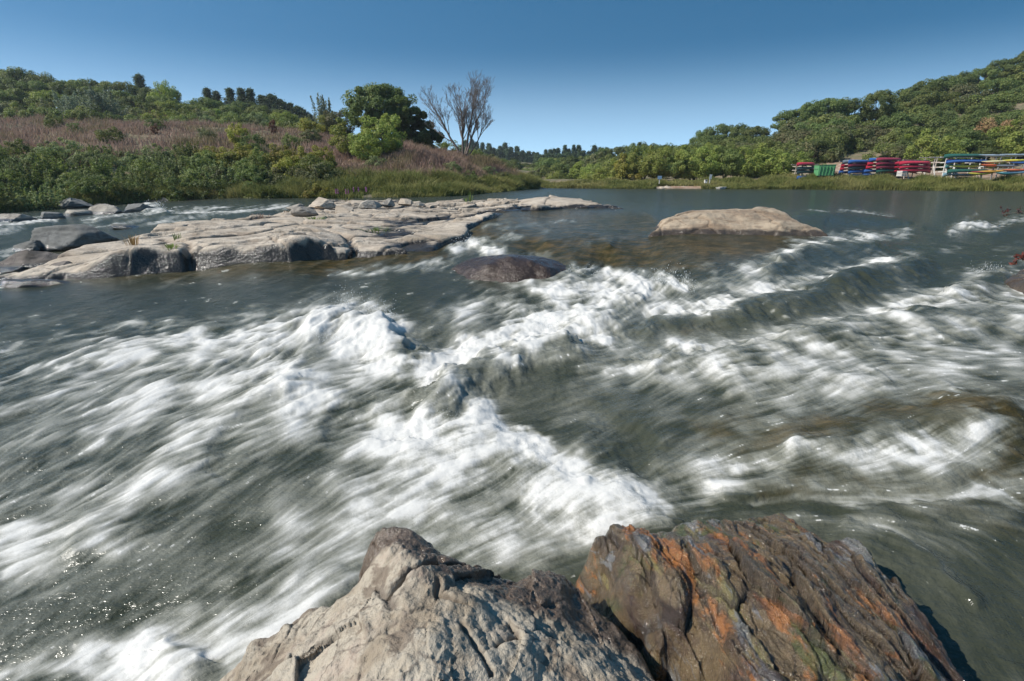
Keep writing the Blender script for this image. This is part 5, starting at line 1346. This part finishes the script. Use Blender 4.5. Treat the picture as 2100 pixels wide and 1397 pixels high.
def ring(half, depth, x, zc, sheer, n=12):
    """hull half section, keel up (boats are stored upside down)"""
    out = []
    for k in range(n + 1):
        a = math.pi * k / n
        out.append(Vector((x, math.cos(a) * half * (1 if abs(math.cos(a)) > .2 else 1), zc + sheer + (abs(math.sin(a)) ** .55) * depth)))
    return out
def make_canoe(col):
    L, Bm, D = 4.9, .88, .36
    root = empty('canoe', (0, 0, 0)); m = MB(); R = []
    st = [-1, -.985, -.95, -.87, -.75, -.55, -.3, 0, .3, .55, .75, .87, .95, .985, 1]
    prof = lambda s: max(.02, (1 - abs(s) ** 2.6)) ** .75
    sheer = lambda s: -.20 * abs(s) ** 3.5
    for s in st:
        half = Bm / 2 * prof(s); R.append(ring(half, D - sheer(s) - .03 * abs(s) ** 6 * 3, s * L / 2, 0, sheer(s)))
    m.loft(R, close=False)
    h = m.build('hull', MAT['boat_' + col], root, True)
    sd = h.modifiers.new('shell', 'SOLIDIFY'); sd.thickness = .015
    g = MB()
    for sg in (1, -1): g.tube([Vector((s * L / 2, sg * Bm / 2 * prof(s), sheer(s))) for s in st], .022, 5)
    g.build('gunwale', MAT['gunwale'], root, True)
    t = MB()
    for s in (-.45, 0, .42): t.box((s * L / 2, 0, .02), (.06, Bm * prof(s) * .96, .025))
    t.build('thwart', MAT['timber'], root)
    return root
def make_kayak(col):
    L, Bm, D = 4.3, .62, .32
    root = empty('kayak', (0, 0, 0)); m = MB(); R = []
    st = [-1, -.97, -.9, -.75, -.5, -.2, .1, .4, .65, .85, .95, 1]
    for s in st:
        f = max(.015, 1 - abs(s) ** 2.1); r = []
        for k in range(14):
            a = 2 * math.pi * k / 14
            r.append(Vector((s * L / 2, math.cos(a) * Bm / 2 * f, D * .5 + .10 * abs(s) ** 3 + math.sin(a) * D / 2 * f ** .8)))
        R.append(r)
    m.loft(R, cap=True); m.build('hull', MAT['boat_' + col], root, True)
    c = MB(); c.tube([Vector((.1 + math.cos(a) * .42, math.sin(a) * .23, D * .96)) for a in [2 * math.pi * k / 16 for k in range(17)]], .022, 5, False)
    c.build('cockpit_rim', MAT['gunwale'], root, True)
    return root
BP = {}
def boat(kind, col, px, py, Y, yaw, label, s=1.0, roll=0., pitch=0.):
    """px,py: middle of the boat"""
    k = (kind, col); first = k not in BP
    if first: BP[k] = (make_canoe if kind == 'canoe' else make_kayak)(col)
    o = BP[k] if first else copy_tree(BP[k])
    x, y, z = [float(v) for v in at_y(px, py, Y)]
    o.location = (x, y, z - .17); o.rotation_euler = (roll, pitch, yaw); o.scale = (s, 1, 1)
    return tag(o, label, kind, kind + 's stored on the bank racks')
def rack(px0, px1, pyb, pyt, Y, yaw, rails, label, nposts=2, brace=1, depth=1.3, mat='timber', bmat='whitepost', name='boat_rack'):
    """upright posts with cantilever rails at the given rows"""
    xm, ym, zb = [float(v) for v in at_y((px0 + px1) / 2, pyb, Y)]
    root = empty(name, (xm, ym, zb)); root.rotation_euler = (0, 0, yaw)
    x0 = float(at_y(px0, pyb, Y)[0]); x1 = float(at_y(px1, pyb, Y)[0]); half = (x1 - x0) / 2 / max(math.cos(yaw), .5)
    H = float(at_y((px0 + px1) / 2, pyt, Y)[2]) - zb
    for k in range(nposts):
        x = -half + 2 * half * k / max(nposts - 1, 1)
        MB().box((x, .0, H / 2 - .2), (.10, .10, H + .4), bev=.01).build('post', MAT[mat], root)
        MB().box((x, depth, H / 2 - .2), (.10, .10, H + .4), bev=.01).build('post', MAT[mat], root)
        if brace:
            a = Vector((x, -.75, -.35)); b = Vector((x, .0, H * .62))
            d = b - a; MB().box((a + b) / 2, (.10, .11, d.length), d.to_track_quat('Z', 'Y').to_matrix(), bev=.01).build('brace', MAT[bmat], root)
        for py in rails:
            z = float(at_y((px0 + px1) / 2, py, Y)[2]) - zb
            MB().box((x + .055, depth / 2, z), (.06, depth + 1.6, .09)).build('arm', MAT[mat], root)
    MB().box((0, -.02, H + .03), (2 * half + 1.6, .10, .10)).build('top_rail', MAT[mat], root)
    MB().box((0, depth + .02, H + .03), (2 * half + 1.6, .10, .10)).build('top_rail', MAT[mat], root)
    return tag(root, label, 'boat rack')

R = math.radians
# small trailer stack
rack(1640, 1664, 366, 338, 76, R(10), [341, 349, 355, 361], 'small timber rack with white brace at the left end of the boats', depth=1.2)
for c, py, lab in [('red', 336, 'red canoe on top of the small left rack'), ('dark', 345, 'dark canoe under the red one on the small left rack'), ('dark', 352, 'dark canoe second from the bottom of the small left rack'), ('blue', 363, 'blue canoe lowest on the small left rack')]:
    boat('canoe', c, 1653, py, 75.6, R(24), lab, .74)
# green bin on wheels
def green_bin():
    x, y, z = [float(v) for v in at_y(1688, 366, 74)]
    root = empty('wheeled_bin', (x, y, z)); root.rotation_euler = (0, 0, R(-8))
    b = MB(); w, d = 1.08, .85
    lo = [(-w*.93, -d*.8, .35), (w*.95, -d*.8, .35), (w*.95, d*.8, .35), (-w*.93, d*.8, .35)]; hi = [(-w, -d, 1.65), (w*.95, -d, 1.75), (w*.95, d, 1.75), (-w, d, 1.65)]
    b.loft([[Vector(p) for p in lo], [Vector(p) for p in hi]], cap=True); b.build('body', MAT['binb'], root)
    l = MB(); l.box((-.03, 0, 1.74), (2 * w + .05, 2 * d + .08, .06), Matrix.Rotation(-.035, 3, 'Y'), bev=.015); l.build('lid', MAT['binl'], root)
    for k in range(5): MB().box((-w * .80 + k * .42, -d * .93, 1.0), (.06, .10, 1.15), Matrix.Rotation(.15, 3, 'X')).build('rib', MAT['binl'], root)
    for sx in (-1, 1):
        for sy in (-1, 1):
            MB().tube([(sx * w * .6, sy * d * .75 - .07, .2), (sx * w * .6, sy * d * .75 + .07, .2)], .21, 16).build('wheel', MAT['rubber'], root)
    MB().tube([(-w - .02, -.6, 1.3), (-w - .14, -.6, 1.3), (-w - .14, .6, 1.3), (-w - .02, .6, 1.3)], .025, 6).build('handle', MAT['steel'], root)
    tag(root, 'green wheeled bin standing between the small rack and the blue canoes', 'bin')
green_bin()
# stack of blue canoes
rack(1738, 1775, 364, 331, 75, R(18), [337, 344, 350, 357], 'timber rack holding the first big stack of canoes with blue on top')
for i, (c, py, n) in enumerate([('blue', 331, 'blue canoe on top of the first big stack'), ('maroon', 338, 'maroon canoe second from top in the first big stack'), ('dark', 344.5, 'dark green canoe in the middle of the first big stack'), ('blue', 351.5, 'blue canoe second from the bottom of the first big stack'), ('blue', 359.5, 'lowest blue canoe of the first big stack')]):
    boat('canoe', c, 1761, py, 74, R(20), n, .80)
for c, py, a, n in [('slate', 331, 1749, 'slate canoe end behind the top blue one'), ('red', 338, 1746, 'red canoe end left of the maroon one'), ('red', 344.5, 1744, 'lower red canoe end at the left of the first big stack'), ('blue', 351.5, 1741, 'blue canoe end at the left of the first big stack'), ('blue', 359.5, 1738, 'lowest blue canoe end at the left of the first big stack')]:
    boat('canoe', c, a, py, 76.4, R(20), n, .8)
# maroon stack
rack(1795, 1832, 364, 327, 73, R(16), [333, 340, 347, 355], 'timber rack holding the second big stack with maroon canoes on top')
for c, py, n in [('maroon', 326.5, 'maroon canoe on top of the second big stack'), ('maroon', 334.5, 'maroon canoe second from top in the second big stack'), ('maroon', 342, 'maroon canoe in the middle of the second big stack'), ('green', 349.5, 'green canoe second from the bottom of the second big stack'), ('dark', 357, 'dark canoe lowest in the second big stack')]:
    boat('canoe', c, 1823, py, 72, R(14), n, .84)
for c, py, a, n in [('blue', 327, 1806, 'blue canoe end behind the top maroon one'), ('red', 334.5, 1803, 'red canoe end left of the upper maroon canoes'), ('red', 342, 1800, 'red canoe end at mid height of the second big stack'), ('blue', 350, 1793, 'blue canoe end low at the left of the second big stack'), ('blue', 357, 1791, 'lowest blue canoe end of the second big stack')]:
    boat('canoe', c, a, py, 74.2, R(14), n, .8)
# red stack
rack(1850, 1893, 364, 329, 71, R(14), [338, 346, 354], 'timber rack holding the three bright red canoes')
for c, py, n in [('red', 333.5, 'bright red canoe on top of the red stack'), ('red', 341.5, 'bright red canoe in the middle of the red stack'), ('red', 349, 'bright red canoe lowest in the red stack')]:
    boat('canoe', c, 1877, py, 70, R(8), n, .92)
for c, py, a, n in [('red', 334.5, 1858, 'red canoe end behind the top of the red stack'), ('red', 342.5, 1855, 'red canoe end behind the middle of the red stack'), ('red', 350.5, 1849, 'lowest red canoe end sticking out left of the red stack')]:
    boat('canoe', c, a, py, 72.2, R(8), n, 1.0)
def crate(px, py, Y, label):
    x, y, z = [float(v) for v in at_y(px, py, Y)]; root = empty('slatted_crate', (x, y, z)); root.rotation_euler = (0, 0, .3)
    for k in range(4): MB().box((0, -.35, .1 + k * .17), (.8, .03, .12)).build('slat', MAT['whitepost'], root)
    for k in range(4): MB().box((-.4, 0, .1 + k * .17), (.03, .7, .12)).build('slat', MAT['whitepost'], root)
    MB().box((0, 0, .06), (.78, .68, .04)).build('floor', MAT['timber'], root)
    tag(root, label, 'crate')
crate(1848, 362, 69, 'pale slatted crate standing under the red canoes')
# empty rack
rack(1908, 1934, 364, 323, 70, R(4), [333, 343, 353], 'empty pale timber rack between the red canoes and the kayaks', nposts=2, depth=1.5, mat='timber')
# wide rack with green, blue, yellow boats
rack(1948, 2005, 366, 322, 67, R(6), [333, 342, 352], 'wide white-braced rack with the long green, blue and yellow boats', nposts=2, mat='whitepost')
for kd, c, a, py, n, yw in [('canoe', 'green', 1979, 319, 'long green canoe on top of the wide rack', 10), ('canoe', 'blue', 1983, 330, 'long blue canoe below the green one on the wide rack', 10), ('kayak', 'yellow', 1980, 341, 'long yellow kayak in the middle of the wide rack', 8), ('canoe', 'green', 1985, 350, 'green canoe below the yellow kayak on the wide rack', 10), ('kayak', 'slate', 1978, 358.5, 'slate grey kayak lowest on the wide rack', 10)]:
    boat(kd, c, a, py, 66, R(yw - 8), n, 1.05)
for kd, c, a, py, n in [('canoe', 'purple', 1957, 330, 'purple canoe end behind the left end of the long blue canoe'), ('canoe', 'teal', 1955, 340, 'teal canoe end behind the left tip of the yellow kayak'), ('canoe', 'lightblue', 1950, 357, 'light blue canoe end low behind the wide rack')]:
    boat(kd, c, a, py, 68.4, R(30), n, .8)
rack(2030, 2095, 366, 320, 66, R(4), [331, 340, 350], 'grey metal pipe rack with kayaks at the right edge', nposts=3, mat='steel', bmat='steel', brace=0)
for kd, c, a, py, yw, p, n in [('kayak', 'pale', 2046, 331, 6, -.05, 'pale cream kayak lying left on the pipe rack'), ('kayak', 'yellow', 2085, 329, 8, -.04, 'yellow kayak upper right on the pipe rack'), ('kayak', 'slate', 2062, 340, 5, 0, 'slate grey kayak on the second level of the pipe rack'), ('kayak', 'orange', 2035, 339, 20, 0, 'orange kayak behind the slate one'),
        ('kayak', 'amber', 2033, 352, 12, -.03, 'amber yellow kayak at the bottom left of the pipe rack'), ('kayak', 'maroon', 2020, 353, 14, -.02, 'dark red kayak end left of the amber kayak'), ('kayak', 'orange', 2083, 349, 14, -.02, 'orange kayak at the bottom right of the pipe rack'), ('kayak', 'lightblue', 2082, 354, 10, -.03, 'light blue kayak lowest at the right edge'),
        ('kayak', 'grey', 2040, 319, 5, 0, 'grey kayak on top of the pipe rack'), ('kayak', 'grey', 2085, 318, 7, 0, 'second grey kayak on the top right of the pipe rack'), ('kayak', 'teal', 2068, 356, 18, 0, 'teal kayak behind the light blue one'), ('kayak', 'blue', 2100, 334, 10, 0, 'dark blue kayak cut by the right edge'), ('kayak', 'yellow', 2012, 356, 16, -.02, 'yellow-green kayak tip on the ground left of the dark red one')]:
    boat(kd, c, a, py, 64.5 if py > 345 else 65.3, R(yw - 4), n, .95, pitch=p)

# signs and box on the far bank
def sign(px, py_base, py_top, Y, w, h, col, label, lean=0.):
    x, y, z = [float(v) for v in at_y(px, py_base, Y)]; H = float(at_y(px, py_top, Y)[2]) - z
    root = empty('sign', (x, y, z)); root.rotation_euler = (0, lean, 0)
    MB().box((0, 0, (H - h * .2) / 2 - .1), (.11, .09, H), bev=.01).build('post', MAT['whitepost'], root)
    MB().box((0, -.07, H - h / 2), (w, .03, h), bev=.008).build('board', col, root)
    tag(root, label, 'sign')
MAT['signblue'] = flat_mat('faded_blue_board', (.22, .34, .48), .6); MAT['signgrey'] = flat_mat('grey_board', (.42, .46, .48), .6)
sign(1352, 375, 361, 77, .60, .45, MAT['signblue'], 'small blue sign on a post in front of the bright bushes')
sign(1455, 374, 358, 76, .34, .62, MAT['signgrey'], 'leaning white post with a narrow grey board on the far bank', .08)
def litter_box():
    x, y, z = [float(v) for v in at_y(1447, 376, 75.5)]; root = empty('bin', (x, y, z))
    MB().box((0, 0, .22), (.36, .36, .44), bev=.02).build('body', MAT['whitepost'], root); MB().box((0, 0, .47), (.42, .42, .06), bev=.015).build('lid', MAT['timber'], root)
    MB().box((0, -.182, .33), (.2, .01, .1)).build('slot', MAT['gunwale'], root)
    tag(root, 'small cream litter box beside the leaning post', 'bin')
litter_box()
def float_dock():
    x, y, z = [float(v) for v in at_z(1478, 387.6, .03)]; root = empty('jon_boat', (x, y, z)); root.rotation_euler = (0, 0, .5)
    m = MB(); m.loft([[Vector(p) for p in ((-.5, -.3, 0), (.5, -.3, 0), (.5, .3, 0), (-.5, .3, 0))], [Vector(p) for p in ((-.62, -.38, .2), (.75, -.38, .28), (.75, .38, .28), (-.62, .38, .2))]], cap=True)
    m.build('hull', MAT['whitepost'], root); MB().box((0, 0, .27), (.2, .74, .03)).build('seat', MAT['timber'], root)
    tag(root, 'small white boat pulled up at the far waterline', 'boat')
float_dock()
# pale stone landing at the far waterline
def landing():
    A = [(1345, 387), (1380, 386.6), (1438, 386.8)]
    for k in range(9):
        a = 1350 + k * 10.5; x, y, z = [float(v) for v in at_z(a, 386.6, .05)]
        boulder('landing_stone', MAT['slab'], (x, y + .5, .06 + .05 * (k % 3)), (1.1, 1.1, .34 + .10 * (k % 3)), 700 + k, .2 * k, 8, .06, label='pale flat stone of the landing at the far waterline', group='pale landing stones', sub=3, wetk=.3, cat='stone')
landing()

# ---- spray thrown up by the breaking crests: fine droplets
def spray():
    X, Y, Z, F, pxs, pys = WG
    r = np.random.default_rng(77); C = []; S = []
    for pts, n, hgt, back in [(a_, b_ * 3, c_ * .7, d_) for a_, b_, c_, d_ in [([(690,622),(760,640),(812,668)], 260, .16, .15), ([(1090,668),(1150,672)], 120, .12, .1), ([(1340,578),(1420,592)], 160, .14, .1), ([(1000,530),(1240,562)], 90, .05, .1), ([(1060,900),(1140,965)], 140, .05, .1), ([(1250,1010),(1330,1060)], 90, .035, .05),
                             ([(650,700),(790,720)], 160, .10, .1), ([(310,420),(335,430)], 60, .2, .2), ([(900,860),(1050,885)], 80, .04, .1), ([(930,495),(980,500)], 90, .1, .1), ([(1990,566),(2050,550)], 40, .08, .1)]]:
        P = np.array(pts, float); k = r.random(n) * (len(P) - 1); i = k.astype(int); f = (k - i)[:, None]; q = P[i] * (1 - f) + P[np.minimum(i + 1, len(P) - 1)] * f
        q += r.normal(size=q.shape) * np.array([8, 5])
        j0 = np.clip(np.searchsorted(pxs, q[:, 0]), 0, len(pxs) - 1); i0 = np.clip(np.searchsorted(pys, q[:, 1]), 0, len(pys) - 1)
        b = np.stack([X[i0, j0], Y[i0, j0], Z[i0, j0]], -1); up = np.abs(r.normal(size=n)) ** 1.4 * hgt
        b[:, 2] += up; b[:, 0] += r.normal(size=n) * up * .35; C.append(b); S.append((.0011 * b[:, 1] * r.uniform(.12, .5, n)))
    C = np.concatenate(C); S = np.concatenate(S)
    bm = bmesh.new(); bmesh.ops.create_icosphere(bm, subdivisions=1, radius=1); U = np.array([v.co[:] for v in bm.verts]); FF = np.array([[v.index for v in f.verts] for f in bm.faces]); bm.free()
    st = np.array([1, .8, 1.0]) * r.uniform(.7, 1.3, (len(C), 3)); st[:, 2] *= r.uniform(1, 2.2, len(C))
    V = (C[:, None] + U[None] * S[:, None, None] * st[:, None]).reshape(-1, 3); G = (FF[None] + (np.arange(len(C)) * len(U))[:, None, None]).reshape(-1, 3)
    tag(mesh_np('spray', V, G, flat_mat('spray_white', (.85, .87, .88), .2), smooth=True), 'white droplets thrown up from the breaking crests', 'spray', kind='stuff')
spray()
for o in bpy.data.objects:
    for k in ('_h', '_w'):
        if k in o: del o[k]

# ------------------------------------------------------------------ the thin blue air of the valley
def make_haze():
    m = bpy.data.materials.new('haze_air'); m.use_nodes = True; n = m.node_tree.nodes; n.clear()
    out = n.new('ShaderNodeOutputMaterial'); v = n.new('ShaderNodeVolumePrincipled')
    v.inputs['Density'].default_value = 0.00032; v.inputs['Color'].default_value = (.80, .90, 1.0, 1); v.inputs['Anisotropy'].default_value = .3
    m.node_tree.links.new(v.outputs[0], out.inputs['Volume'])
    tag(MB().box((0, 0, 50), (1900, 1900, 130)).build('haze', m), kind='stuff')
make_haze()
